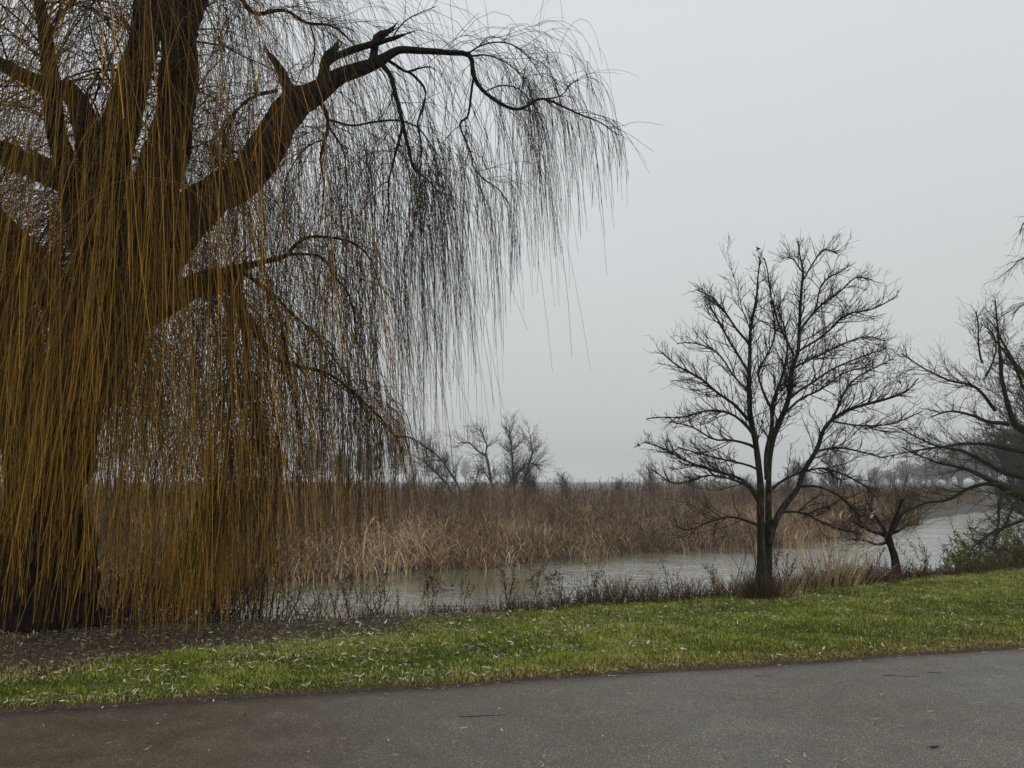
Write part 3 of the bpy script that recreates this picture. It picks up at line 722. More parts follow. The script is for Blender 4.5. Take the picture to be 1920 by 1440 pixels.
A = 12.0
AB = at(1432, 1118, A); AB[2] = float(zlawn(AB[0], AB[1])) - .02
def ad(lst, d=A): return [(x, y, d, w) for x, y, w in lst]
al_trunk = [ad([(1428, 1140, 40), (1428, 1100, 25), (1428, 1060, 17.5), (1428, 1020, 15.5), (1426, 950, 13), (1424, 886, 11.5), (1416, 830, 10.5), (1407, 782, 10.5), (1404, 730, 9), (1406, 678, 7.5), (1407, 625, 6), (1419, 556, 4), (1421, 521, 3), (1426, 487, 2)]),
            ad([(1438, 1140, 32), (1438, 1100, 20), (1440, 1040, 15), (1441, 980, 12.5), (1441, 930, 11), (1442, 886, 10), (1447, 834, 10), (1461, 792, 10), (1479, 747, 9), (1485, 695, 8), (1496, 660, 7), (1499, 608, 6), (1503, 539, 5), (1506, 510, 4), (1499, 480, 3), (1496, 452, 2)], A + .06),
            ad([(1438, 900, 9), (1437, 850, 8.5), (1447, 799, 8), (1447, 764, 7), (1458, 730, 6), (1468, 702, 5), (1476, 660, 4), (1470, 610, 3), (1455, 570, 2)], A - .1),
            ad([(1444, 1020, 11), (1450, 988, 11.5), (1462, 961, 12), (1479, 938, 10.5), (1496, 917, 9.5), (1508, 884, 9), (1531, 844, 8), (1548, 799, 7), (1579, 775, 6), (1614, 761, 5.5), (1666, 747, 4.5), (1701, 733, 3), (1722, 709, 2)], A - .05)]
al_br = [ad(q) for q in [
 [(1548, 799, 5), (1572, 768, 4.5), (1586, 740, 4), (1610, 712, 3.5), (1642, 692, 3), (1700, 665, 2)],
 [(1409, 792, 7), (1374, 758, 5.5), (1343, 737, 4.5), (1312, 712, 3.8), (1267, 688, 3), (1232, 660, 2)],
 [(1412, 815, 6), (1381, 782, 5), (1336, 771, 4), (1284, 782, 3.2), (1250, 783, 2.6), (1213, 785, 2)],
 [(1416, 840, 6), (1374, 824, 4.5), (1340, 822, 3.6), (1300, 800, 3), (1262, 790, 2.2)],
 [(1420, 930, 8), (1388, 899, 6), (1342, 884, 5), (1288, 865, 4), (1238, 838, 3), (1207, 828, 2)],
 [(1424, 945, 6), (1396, 910, 5), (1334, 892, 4), (1269, 907, 3), (1222, 880, 2)],
 [(1424, 985, 6), (1373, 969, 4.5), (1334, 977, 3.5), (1288, 992, 2.5), (1262, 985, 1.8)],
 [(1444, 920, 7), (1470, 900, 5), (1508, 884, 4), (1546, 880, 3.5), (1600, 907, 2.5), (1625, 930, 1.8)],
 [(1500, 912, 6), (1540, 915, 4.5), (1585, 942, 3.5), (1604, 973, 2.5), (1620, 990, 1.8)],
 [(1462, 962, 5), (1500, 962, 4), (1540, 985, 3), (1580, 995, 2)],
 [(1496, 660, 5), (1541, 629, 4), (1583, 594, 3.5), (1624, 584, 3), (1666, 562, 2)],
 [(1486, 690, 5), (1527, 671, 4.5), (1597, 640, 3.5), (1649, 622, 2.8), (1690, 628, 2)],
 [(1499, 620, 5), (1527, 584, 4), (1572, 549, 3.4), (1607, 518, 2.8), (1642, 520, 2)],
 [(1504, 530, 3.5), (1541, 469, 2.6), (1572, 473, 2)],
 [(1527, 584, 3.5), (1548, 525, 2.8), (1600, 494, 2)],
 [(1407, 650, 5), (1374, 605, 4), (1343, 560, 3), (1308, 539, 2)],
 [(1405, 700, 5), (1367, 640, 4), (1333, 585, 3), (1325, 560, 2)],
 [(1489, 668, 5), (1461, 626, 4), (1435, 573, 3), (1420, 530, 2.2), (1408, 505, 1.8)],
 [(1447, 770, 5), (1423, 702, 4), (1437, 671, 3.5), (1458, 615, 3), (1450, 560, 2)],
 [(1479, 750, 5), (1520, 720, 4.5), (1570, 690, 3.5), (1620, 668, 3), (1670, 650, 2)],
 [(1470, 775, 5), (1510, 745, 4), (1550, 725, 3.5), (1610, 690, 2.8), (1655, 680, 2)],
 [(1404, 735, 4.5), (1378, 705, 3.6), (1350, 660, 3), (1310, 640, 2.2), (1275, 640, 1.8)],
 [(1531, 846, 5), (1570, 840, 4), (1610, 850, 3), (1640, 860, 2)],
 [(1560, 790, 4), (1600, 800, 3.5), (1640, 800, 2.6), (1680, 780, 2)],
 [(1420, 880, 5), (1380, 865, 4), (1330, 850, 3), (1290, 835, 2)],
 [(1505, 510, 3), (1480, 490, 2.4), (1458, 492, 1.8)],
]]
alder, a_, c_ = traced_tree('bare_tree', 'bare forked tree with wide crown standing at the lawn edge right of centre', AB, al_trunk, al_br, 980, 4600, 'alder_bark', 'alder_twig', A, (.22, .8), (.08, .29), .08, .0084, .17, n4=3400, extra=(8, (.3, .8), (.8, 1.6)), k3=.12, wob=.13)
# the few shrivelled leaves still on the twigs
g = Geo()
for i in R.choice(len(c_), 16, replace=False):
    p = c_[i, -1]; ln = R.uniform(.05, .09)
    P = np.stack([p, p + np.array([R.normal() * .02, R.normal() * .02, -ln * .5]), p + np.array([R.normal() * .03, R.normal() * .03, -ln])])
    add_ribbons(g, P[None], np.array([[.006, .028, .008]]), norm(R.normal(size=(1, 3)) * (1, 1, .2)))
g.build('withered_leaves', M['weed_seed'], alder, AB)["kind"] = 'stuff'

# ------------------------------------------------------------------ pollard willow
Pd = 14.9
PB = at(1683, 1085, Pd)
pol = empty('pollard_willow', PB, 'small leaning pollard willow with a fan of thin reddish shoots by the water', 'tree')
g = Geo()
P, Rr = traced([(1686, 1098, Pd, 24), (1681, 1070, Pd, 15), (1678, 1047, Pd, 13), (1671, 1025, Pd, 12), (1664, 1008, Pd, 14), (1661, 998, Pd, 12)], wob=.008); bark_tube(g, P, Rr, 12, .2, scale=14)
g.build('trunk', M['willow_bark'], pol, PB, smooth=True)
pb = []
for q in [[(1665, 1006, 10), (1678, 988, 7), (1689, 972, 6), (1699, 961, 5), (1712, 950, 3)], [(1662, 1006, 9), (1650, 1000, 7), (1635, 997, 5.5), (1612, 984, 4.5), (1595, 975, 3)],
          [(1664, 1016, 6), (1650, 1022, 4.5), (1641, 1019, 4), (1622, 1014, 3), (1600, 1012, 2)], [(1662, 1003, 8), (1655, 985, 6), (1648, 968, 5), (1640, 950, 3.5)],
          [(1667, 1003, 8), (1668, 980, 6), (1672, 960, 4.5), (1676, 935, 3)], [(1672, 1000, 6), (1686, 996, 4), (1700, 988, 3), (1712, 984, 2)]]:
    P, Rr = traced([(x, y, Pd + R.normal() * .02, w) for x, y, w in q], wob=.01)
    P[:, 1] += R.normal() * .25 * np.linspace(0, 1, len(P))
    gg = Geo(); bark_tube(gg, P, Rr, 7, .12, scale=16); gg.build('branch', M['willow_bark'], pol, PB, smooth=True); pb.append((P, Rr))
g = Geo()
s, sr, _ = sprout(P_(pb), R_(pb), 260, (.05, 1), (.3, 1.35), (.35, 1.0), 7, (0, 0, 1), .04, .10, .4, .004, .5, .0026, bias=(0, 0, .5))
add_tubes(g, s, sr, 3)
s2, sr2, _ = sprout(aslist(s), aslist(sr), 600, (.2, .95), (.25, .7), (.15, .45), 5, (0, 0, 1), .15, .05, .7, .004, .6, .003); add_tubes(g, s2, sr2, 3)
s3, sr3, _ = sprout([pb[3][0], pb[4][0]], [pb[3][1], pb[4][1]], 5, (.3, 1), (.1, .4), (1.0, 1.5), 8, (0, 0, 1), .3, .03, .5, .006, .4, .004); add_tubes(g, s3, sr3, 3)
g.build('shoots', M['pollard_shoot'], pol, PB)["kind"] = 'stuff'

# ------------------------------------------------------------------ spreading tree at the right edge
T = 17.0
TB = at(2010, 1078, T); TB[2] = -.35
rt_trunk = [ad([(2015, 1095, 70), (2012, 1050, 52), (2008, 980, 46), (2000, 900, 40), (1990, 820, 30), (1985, 740, 22), (1990, 660, 14), (1995, 590, 6)], T)]
rt_br = [ad(q, T) for q in [
 [(2006, 975, 30), (1960, 946, 24), (1916, 929, 18), (1894, 918, 15), (1877, 909, 12), (1852, 897, 9), (1822, 882, 7), (1791, 873, 5), (1759, 864, 4), (1700, 838, 2)],
 [(1880, 910, 9), (1854, 908, 8), (1830, 918, 7), (1804, 939, 5.5), (1774, 946, 4.5), (1747, 965, 3.5), (1725, 982, 2.6), (1695, 992, 2)],
 [(1901, 922, 9), (1869, 927, 7), (1841, 950, 5.5), (1822, 972, 4.5), (1802, 991, 3.5), (1777, 1015, 2.5), (1750, 1012, 1.8)],
 [(1912, 932, 7), (1888, 957, 5), (1864, 984, 4), (1837, 1002, 3), (1819, 1026, 2)],
 [(1998, 870, 24), (1950, 835, 18), (1920, 813, 14), (1889, 795, 12), (1867, 752, 8.5), (1849, 701, 6.5), (1842, 669, 5), (1827, 614, 3), (1819, 580, 2)],
 [(1890, 796, 9), (1853, 791, 7), (1816, 780, 5), (1770, 773, 3.6), (1730, 784, 2)],
 [(1867, 770, 7), (1831, 726, 5), (1780, 712, 4), (1737, 690, 3), (1694, 661, 2)],
 [(1930, 850, 9), (1853, 831, 6.5), (1788, 835, 4.5), (1726, 846, 2.6), (1690, 856, 2)],
 [(1960, 900, 14), (1920, 895, 11), (1874, 880, 9), (1830, 855, 7), (1802, 842, 5.5), (1755, 831, 4), (1701, 802, 2.4)],
 [(1849, 705, 4), (1880, 660, 3.4), (1890, 620, 2.6), (1875, 595, 1.8)],
 [(1990, 780, 14), (1950, 730, 10), (1920, 690, 7), (1900, 650, 5), (1885, 610, 3), (1870, 590, 2)],
 [(1992, 800, 12), (1940, 770, 9), (1900, 740, 6), (1870, 700, 4), (1820, 660, 2.6), (1790, 640, 1.8)],
 [(1842, 680, 4), (1810, 650, 3), (1780, 625, 2.2), (1745, 615, 1.6)],
 [(1985, 990, 10), (1940, 975, 7), (1900, 990, 5), (1870, 1010, 3.4), (1850, 1030, 2)],
 [(1995, 760, 14), (2040, 700, 10), (2080, 650, 7), (2120, 600, 3)],
 [(2005, 920, 18), (2060, 880, 12), (2120, 850, 8), (2180, 840, 3)],
]]
rtree, _a, _c = traced_tree('spreading_tree', 'bare tree with mossy limbs sweeping in from the right edge', TB, rt_trunk, rt_br, 620, 2700, 'right_bark', 'right_twig', T, (.4, 1.25), (.15, .5), .04, .009, .35, wmin=2.2, n4=2600, extra=(10, (.3, .85), (1.2, 2.8)), k3=.06, wob=.14)

# birch beyond the edge: drooping sprays reach into the picture
BD = 21.0
BB = at(2075, 1050, BD); BB[2] = -.4
birch = empty('birch_tree', BB, 'birch whose drooping fine sprays reach in at the upper right edge', 'tree')
bP, bR = traced([(2078, 1075, BD, 36), (2075, 800, BD, 28), (2070, 500, BD, 18), (2066, 250, BD, 9), (2064, 120, BD, 3)], wob=.02)
g = Geo(); bark_tube(g, bP, bR, 12, .1); g.build('trunk', M['alder_bark'], birch, BB, smooth=True)
bb = []
for q in [[(2070, 520, 9), (2000, 440, 6), (1950, 415, 4), (1921, 418, 2.4), (1912, 440, 1.6)], [(2071, 560, 9), (2000, 500, 6), (1950, 478, 4), (1915, 486, 2.6), (1894, 505, 1.6)],
          [(2072, 640, 9), (2000, 590, 6), (1950, 565, 4), (1918, 572, 2.6), (1898, 590, 1.6)], [(2070, 480, 8), (2130, 400, 5), (2180, 390, 2)], [(2074, 700, 9), (2000, 660, 6), (1945, 640, 4), (1915, 650, 2)], [(2072, 620, 8), (2150, 560, 5), (2210, 560, 2)]]:
    P, Rr = traced(ad(q, BD), wob=.03); gg = Geo(); bark_tube(gg, P, Rr, 6, .05); gg.build('branch', M['birch_twig'], birch, BB, smooth=True); bb.append((P, Rr))
g = Geo()
s, sr, _ = sprout(P_(bb), R_(bb), 190, (.35, 1), (.3, 1.0), (.3, .9), 7, GR, .12, .1, .6, .007, .5, .0045); add_tubes(g, s, sr, 3)
s2, sr2, _ = sprout(aslist(s), aslist(sr), 700, (.1, 1), (.3, .9), (.12, .4), 5, GR, .12, .1, .8, .0055, .6, .004); add_tubes(g, s2, sr2, 3)
g.build('twigs', M['birch_twig'], birch, BB)["kind"] = 'stuff'

# ------------------------------------------------------------------ trees on the far bank
def marsh_tree(name, label, stems, n2=120, n3=420, d=47, l2=(.6, 1.7), l3=(.2, .7), up=.1, cat='tree', twm='far_twig'):
    x0, y0, _w = stems[0][0]
    base = at(x0, y0, d); base[2] = zfar(base[0], base[1])
    root = empty(name, base, label, cat)
    ax = []; g = Geo()
    for q in stems:
        pts = [(x, y, d, w) for x, y, w in q]
        P, Rr = traced(pts, wmin=1.6, wob=.05)
        if q is stems[0] or q[0][1] > 930:
            f = P[0].copy(); f[2] = zfar(f[0], f[1]) - .1
            P = np.vstack([f, P]); Rr = np.concatenate([[Rr[0] * 1.15], Rr])
        P[:, 1] += R.normal() * .8 * np.linspace(0, 1, len(P))
        bark_tube(g, P, Rr, 7, .08, scale=5); ax.append((P, Rr))
    g.build('trunk', M['far_bark'], root, base, smooth=True)
    g = Geo()
    a, ar, _ = sprout(P_(ax), R_(ax), int(n2 * .85), (.25, 1), (.5, 1.15), l2, 7, (0, 0, 1), up * .6, .11, .5, .016, .4, .008); add_tubes(g, a, ar, 3)
    c, cr_, _ = sprout(aslist(a), aslist(ar), int(n3 * 1.7), (.2, 1), (.4, 1.0), l3, 5, (0, 0, 1), up * .6, .12, .7, .009, .6, .0055); add_tubes(g, c, cr_, 3)
    g.build('twigs', M[twm], root, base)["kind"] = 'stuff'
    return root
marsh_tree('marsh_tree', 'bare shrub willow with two stems leaning left above the reeds', [[(866, 952, 6), (847, 920, 5), (826, 895, 4), (808, 876, 3), (794, 863, 2)], [(864, 945, 5), (860, 918, 4.5), (844, 886, 4), (826, 861, 3), (808, 845, 2.4), (788, 829, 1.6)]], 170, 620, 46, (.5, 1.5))
marsh_tree('marsh_tree', 'bare tree with a crooked crown arching left, leftmost upright tree in the reeds', [[(928, 960, 6), (922, 913, 5), (917, 879, 4.5), (911, 856, 4), (897, 845, 3), (879, 831, 2.4), (858, 831, 1.6)], [(911, 858, 3.5), (913, 838, 3), (908, 824, 2.4), (901, 803, 1.6)], [(921, 905, 2.5), (903, 880, 2), (888, 920, 1.6)]], 130, 520, 46, (.5, 1.3))
marsh_tree('marsh_tree', 'tall slim bare tree, tallest of those rising from the reeds', [[(963, 960, 5), (963, 904, 4.5), (961, 860, 3.5), (957, 824, 2.6), (954, 798, 1.6)]], 110, 480, 48, (.5, 1.4), up=.16)
marsh_tree('marsh_tree', 'bare tree with a rounded crown, rightmost of those rising from the reeds', [[(974, 955, 5), (982, 907, 4), (993, 868, 3.4), (998, 845, 2.6), (996, 815, 1.8)], [(945, 948, 4), (955, 907, 3.4), (973, 884, 3), (991, 869, 2.4), (1010, 873, 1.8)]], 150, 600, 47, (.6, 1.6), up=.1)

# far trees: three kinds, copied
def far_proto(kind_):
    h = (9.0, 7.0, 5.0, 9.0)[kind_]
    root = empty('far_tree', (0, 0, 0), 'x', 'tree')
    z = np.linspace(0, 1, 12)
    ax = []
    g = Geo()
    for s_ in range((1, 2, 4, 2)[kind_]):
        lean = R.normal(size=2) * (.05, .14, .30, .06)[kind_]
        P = np.stack([lean[0] * h * z ** 1.2 + .1 * np.sin(z * 5 + s_), lean[1] * h * z ** 1.2, z * h * R.uniform(.8, .95)], 1)
        Rr = (.16, .11, .07, .2)[kind_] * (1 - .9 * z)
        bark_tube(g, P, Rr, 7, .1, scale=4); ax.append((P, Rr))
    g.build('trunk', M['far_bark'], root, smooth=True)
    g = Geo()
    a, ar, _ = sprout(P_(ax), R_(ax), (70, 80, 90, 110)[kind_], (.2, .98), (.4, 1.1), (h * .12, h * .36), 8, (0, 0, 1), .09, .08, .6, .05, .3, .014); add_tubes(g, a, ar, 4)
    c, cr_, _ = sprout(aslist(a), aslist(ar), 520, (.15, 1), (.35, .9), (h * .05, h * .16), 6, (0, 0, 1), .09, .1, .65, .022 if kind_ < 3 else .06, .5, .010 if kind_ < 3 else .04); add_tubes(g, c, cr_, 3)
    d, dr_, _ = sprout(aslist(c), aslist(cr_), 1700, (.1, 1), (.3, .9), (h * .025, h * .08), 4, (0, 0, 1), .08, .1, .8, .014 if kind_ < 3 else .05, .6, .009 if kind_ < 3 else .035); add_tubes(g, d, dr_, 3)
    g.build('twigs', M['far_twig'], root)["kind"] = 'stuff'
    return root, h
protos = [far_proto(k) for k in range(4)]
used = set()
def far_tree(px, top, d, k, label, group, wide=1.0, name='far_tree'):
    p = at(px, top, d); x, y = p[0], p[1]
    zb = float(zfar(x, y)) if y > yf(x) else float(zbank(x, y))
    root, h = protos[k]
    s_ = (p[2] - zb) / h
    if k in used: o = copy_tree(root, (x, y, zb), R.uniform(0, 6.28), (s_ * wide, s_ * wide, s_))
    else:
        used.add(k); o = root; o.location = (x, y, zb); o.scale = (s_ * wide, s_ * wide, s_)
    o.name = name
    o["label"] = label; o["group"] = group
    return o
def which(i, n):
    return {0: 'leftmost', n - 1: 'rightmost'}.get(i) or (('second', 'third', 'fourth')[i - 1] + ' from left' if i <= (n - 1) / 2 else ('second', 'third')[n - 2 - i] + ' from right')
def row_of(lst, k, fmt, group, wide, name='far_tree'):
    lst = sorted(lst)
    for i, (px, top, d) in enumerate(lst): far_tree(px, top, d, k if not callable(k) else k(top), fmt % which(i, len(lst)), group, wide, name)
HZ = 'hazy trees far behind the reeds'
row_of([(776, 868, 690), (806, 862, 720), (838, 858, 680), (872, 866, 710), (900, 872, 730)], 3, '%s pale hazy tree in the far clump beside the reed trees', HZ, 1.2)
far_tree(742, 796, 200, 0, 'grey misty tree just right of the willow curtain', 'misty trees beyond the marsh')
row_of([(690, 835, 230), (640, 850, 240), (585, 830, 220), (520, 845, 236), (455, 828, 224), (390, 840, 240)], 3, '%s grey misty tree seen through the willow twigs', 'misty trees behind the willow', 1.3)
far_tree(1560, 842, 82, 2, 'misty round bush behind the middle bare tree', 'misty bushes on the far bank', 1.2)
far_tree(1520, 868, 76, 2, 'low misty bush left of the round one, behind the middle bare tree', 'misty bushes on the far bank', 1.3)
far_tree(1232, 872, 60, 2, 'small bare bush on the reed horizon left of the middle bare tree', 'misty bushes on the far bank', .8, 'bare_bush')
row_of([(1640, 882, 260), (1695, 870, 250), (1745, 862, 240), (1795, 838, 225), (1850, 822, 210), (1905, 815, 200)], 3, '%s misty tree on the far bank behind the spreading tree', 'misty trees on the right', 2.0)
row_of([(1610, 893, 330), (1668, 884, 320), (1722, 876, 310), (1775, 868, 300), (1828, 860, 290)], 3, '%s pale tree in the farthest row at the right', 'farthest trees at the right', 2.4)
row_of([(1072, 890, 57), (1150, 899, 64), (1300, 890, 60), (1392, 894, 66), (1462, 882, 62)], 2, '%s small bare bush rising from the reeds right of the marsh trees', 'bushes in the reed bed', 1.0, 'bare_bush')
row_of([(1660, 925, 74), (1715, 918, 84), (1770, 915, 96), (1830, 912, 100), (1890, 905, 105)], 2, '%s low brown scrub along the far bank at the right', 'scrub along the far bank', 1.5, 'bare_bush')
row_of([(1942, 725, 42), (1985, 690, 44), (1928, 810, 46), (1965, 830, 40)], lambda t: 1 if t < 750 else 2, '%s dense dark thicket tree behind the spreading tree', 'thicket at the right edge', 1.3, 'thicket_tree')
row_of([(1010, 878, 50), (900, 905, 47), (945, 900, 49), (985, 895, 50), (770, 890, 49), (830, 905, 50)], 2, '%s low bare scrub between the marsh trees', 'scrub among the marsh trees', .9, 'bare_bush')

# ------------------------------------------------------------------ reed bed on the far bank
def scatter(n, x0, x1, dfun):
    x = R.uniform(x0, x1, n); y = yf(x) + dfun(n)
    k = np.abs(x) < .74 * y + 2
    return x[k], y[k]
def patch(x, y, s, seed=0):
    return .5 * vnoise(np.stack([x * s + seed, y * s, 0 * x + seed * 1.7 + .5], 1), seed)
g = Geo()
cx, cyy = scatter(6300, -30, 34, lambda n: .05 + 13 * R.random(n) ** 1.2)
ph = patch(cx, cyy, .45, 3); ph2 = patch(cx, cyy, 1.3, 9)
nb = 7
bx = np.repeat(cx, nb) + R.normal(size=len(cx) * nb) * .16; by = np.repeat(cyy, nb) + R.normal(size=len(cx) * nb) * .16
hh = np.repeat(1.0 + .45 * ph + .25 * ph2 + R.normal(size=len(cx)) * .1, nb) * R.uniform(.75, 1.15, len(bx))
hh *= np.repeat(.62 + .38 * sstep(0, 1.6, cyy - yf(cx)), nb) * 1.35
hh *= .88 + .9 * np.repeat(patch(cx, cyy, .2, 21), nb); hh = np.clip(hh, .3, 2.2)
z0 = zfar(bx, by)
pos = np.stack([bx, by, np.maximum(z0, WATER_Z) - .05], 1)
dirs = norm(np.stack([R.normal(size=len(bx)) * .22, R.normal(size=len(bx)) * .22 - .10, np.ones(len(bx))], 1))
P, rr = grow(pos, dirs, hh * 1.3, 6, (0, 0, -1), .045, .05, np.full(len(bx), .019) * R.uniform(.6, 1.5, len(bx)), .2, kgrow=3.2)
S = norm(np.stack([R.normal(size=len(bx)), R.normal(size=len(bx)) * .4, 0 * bx], 1))
va = np.clip(.43 + .75 * np.repeat(ph + ph2 * .8, nb) + R.normal(size=len(bx)) * .3, 0, 1)
add_ribbons(g, P, rr, S, va)
o = g.build('sedge_bed', M['sedge']); tag(o, 'tan arching dead sedge along the far waterline', 'sedge', kind='stuff')
g = Geo()
x, y = scatter(15500, -45, 62, lambda n: 5.0 + 26 * R.random(n) ** 1.6)
ph = patch(x, y, .22, 5); ph2 = patch(x, y, .9, 2)
h = np.clip(1.95 + .75 * ph + .45 * ph2 + R.normal(size=len(x)) * .28, .9, 3.2) * (.62 + .38 * sstep(5, 13, y - yf(x))) * (1 - .30 * sstep(16, 26, x)) * (1 + .8 * patch(x, y, .09, 31) + .6 * patch(x, y, .3, 33))
pos = np.stack([x, y, zfar(x, y) - .05], 1)
d0 = norm(np.stack([R.normal(size=len(x)) * .10 - .03, R.normal(size=len(x)) * .1, np.ones(len(x))], 1))
P, rr = grow(pos, d0, h, 4, (0, 0, -1), .01, .03, np.full(len(x), .013), .6)
va = np.clip(.46 + .7 * ph + .5 * ph2 + R.normal(size=len(x)) * .2, 0, 1)
S = norm(np.stack([np.ones(len(x)), R.normal(size=len(x)) * .5, 0 * x], 1)); add_ribbons(g, P, rr, S, va)
# plumes
d1 = norm(P[:, -1] - P[:, -2] + R.normal(size=P[:, -1].shape) * .12)
Q, qr = grow(P[:, -1] - d1 * .05, d1, R.uniform(.18, .32, len(x)), 4, (.4, 0, -1), .12, .1, np.full(len(x), .03), .3)
qr[:, 0] *= .3
add_ribbons(g, Q, qr, S, np.clip(va - .15, 0, 1))
for _k in range(2):
    f, fr, par = sprout(aslist(P), aslist(rr), 10500, (.3, .95), (.4, .9), (.3, .75), 4, (0, 0, -1), .22, .08, 1.4, .02, .2, .014)
    add_ribbons(g, f, fr, norm(np.stack([R.normal(size=len(f)), R.normal(size=len(f)) * .5, 0 * f[:, 0, 0]], 1)), va[par])
o = g.build('reed_bed', M['reed']); tag(o, 'tall reddish brown reeds filling the far bank', 'reeds', kind='stuff')

# ------------------------------------------------------------------ lawn grass
def lawn_points(n, ymax=24):
    x = R.uniform(-8.5, 17, n * 3); y = R.uniform(4, ymax, n * 3)
    k = (y > ypath(x) + .005) & (y < yc(x) + .25) & (np.abs(x) < .72 * y + .6)
    x, y = x[k], y[k]
    keep = R.random(len(x)) < np.clip((7.5 / np.hypot(x, y)) ** 1.3, 0, 1)
    return x[keep], y[keep]
x, y = lawn_points(740000)
lt = litter(x, y)
pn = np.sin(x * 1.7 + np.sin(y * 2.1) * 1.3) * .5 + np.sin(y * 2.9 - x * .8 + 2) * .5
pn2 = np.sin(x * 6.1 + 3 * np.sin(y * 4.7)) * np.sin(y * 7.3 + 2 * np.sin(x * 5.3))
ed = y - ypath(x)
keep = R.random(len(x)) < (1 - .93 * lt) * np.clip(.25 + ed * 4.5, .25, 1)
x, y, lt, pn, pn2, ed = (q[keep] for q in (x, y, lt, pn, pn2, ed))
print('grass blades', len(x))
n_ = len(x)
hgt = (.031 + .012 * pn + .014 * pn2 + R.normal(size=n_) * .011) * (.65 + .35 * sstep(0, .5, ed))
hgt = np.clip(hgt, .012, .085)
dist = np.hypot(x, y)
wd = .0027 * np.clip(dist / 7, 1, 2.4) * R.uniform(.8, 1.3, n_)
az = R.uniform(0, 2 * math.pi, n_); lean = np.abs(R.normal(size=n_)) * .75
dx, dy = np.cos(az), np.sin(az)
sa = R.uniform(0, 2 * math.pi, n_); sx, sy = np.cos(sa), np.sin(sa)
z = zlawn(x, y) - .004
base = np.stack([x, y, z], 1); side = np.stack([sx, sy, 0 * x], 1) * wd[:, None]
mid = base + np.stack([dx * lean * hgt * .35, dy * lean * hgt * .35, hgt * .62], 1)
tip = base + np.stack([dx * lean * hgt * 1.1, dy * lean * hgt * 1.1, hgt * (1.05 - .25 * np.minimum(lean, 1.5))], 1)
vn = vnoise(np.stack([x * .9, y * 1.2, 0 * x], 1), 12) + .6 * vnoise(np.stack([x * 3.2, y * 4, 0 * x], 1), 13)
dry = np.clip(.30 * np.maximum(vn - .1, 0) + .15 * pn2 + .12 * pn + .80 * np.exp(-ed / .45) * sstep(-1.5, 2.5, x) + .55 * np.exp(-ed / .10) + .2 * np.exp(-ed / .4) + .16 * sstep(2, 9, x) + .45 * lt + R.normal(size=n_) * .12, 0, 1)
va = np.clip(.55 + .10 * pn + .15 * pn2 + .16 * vn + R.normal(size=n_) * .30 - .10 * sstep(1, -4, x) + .12 * sstep(3, 11, x), 0, 1)
g = Geo()
near = dist < 8.6
i = np.where(near)[0]
V = np.stack([base[i] - side[i], base[i] + side[i], mid[i] + side[i] * .8, mid[i] - side[i] * .8, tip[i]], 1)
k0 = np.arange(len(i))[:, None] * 5
g.add(V.reshape(-1, 3), k0 + np.array([[0, 1, 2, 3]]), np.repeat(va[i], 5), np.repeat(dry[i], 5))
g.v.append(np.zeros((0, 3), np.float32)); 
g.l.append((k0 + np.array([[3, 2, 4]])).ravel()); g.n.append(np.full(len(i), 3)); g.m.append(np.zeros(len(i)))
i = np.where(~near)[0]
V = np.stack([base[i] - side[i], base[i] + side[i], tip[i]], 1)
g.add(V.reshape(-1, 3), np.arange(len(i) * 3).reshape(-1, 3), np.repeat(va[i], 3), np.repeat(dry[i], 3))
o = g.build('lawn_grass', M['grass']); tag(o, 'short green grass of the lawn strip beside the path', 'grass', kind='stuff')

# ------------------------------------------------------------------ fallen willow leaves
def leaf_strips(x, y, z, ln, wd, az, tilt, curl, roll):
    """lanceolate curled leaves: 6 stations"""
    n = len(x); t = np.linspace(-.5, .5, 6)
    wprof = np.array([.12, .72, 1.0, .85, .5, .04])
    al = t[None] * ln[:, None]
    zz = curl[:, None] * ln[:, None] * (4 * t[None] ** 2 - .0) + tilt[:, None] * al
    bend = (t[None] ** 2 - .1) * ln[:, None] * (R.normal(size=n) * .5)[:, None]
    ca, sa = np.cos(az)[:, None], np.sin(az)[:, None]
    P = np.stack([x[:, None] + al * ca - bend * sa, y[:, None] + al * sa + bend * ca, z[:, None] + zz - zz.min(1, keepdims=True)], 2)
    S = np.stack([-np.sin(az) * np.cos(roll), np.cos(az) * np.cos(roll), np.sin(roll)], 1)
    W = wprof[None] * wd[:, None]
    P[:, :, 2] += np.abs(S[:, 2:3]) * W.max(1)[:, None]
    return P, W, S
def leaf_points(n):
    x = R.uniform(-7, 14, n); y = R.uniform(4, 17, n)
    ed = y - ypath(x); lt = litter(x, y)
    dens = np.where(ed > 0, .95 * lt + (1 - lt) * (.09 + .55 * sstep(3.2, -2.6, x) + .16 * sstep(9, 2, x)) * np.clip(.55 + .9 * vnoise(np.stack([x * 1.6, y * 2.2, 0 * x], 1), 8) + .5 * vnoise(np.stack([x * 5, y * 6, 0 * x], 1), 9), .05, 1.6) + .8 * np.exp(-np.abs(ed) / .09) * (.35 + .65 * sstep(9, 1, x)), .025 * sstep(6, -3, x) + .006 + .9 * np.exp(-np.abs(ed) / .035) * sstep(9, 0, x))
    k = (R.random(n) < dens) & (y < yc(x) + .2) & (np.abs(x) < .72 * y + .4) & (y > 4.0)
    return x[k], y[k]
x, y = leaf_points(175000)
print('leaves', len(x))
ed = y - ypath(x); lt = litter(x, y)
n_ = len(x)
z = np.where(ed > 0, zlawn(x, y) + R.uniform(.012, .045, n_) * (1 - .6 * lt) + .012 * lt, .003)
ln = .02 + .055 * R.random(n_) ** 1.5; wd = ln * R.uniform(.05, .13, n_); az = R.uniform(0, 2 * math.pi, n_)
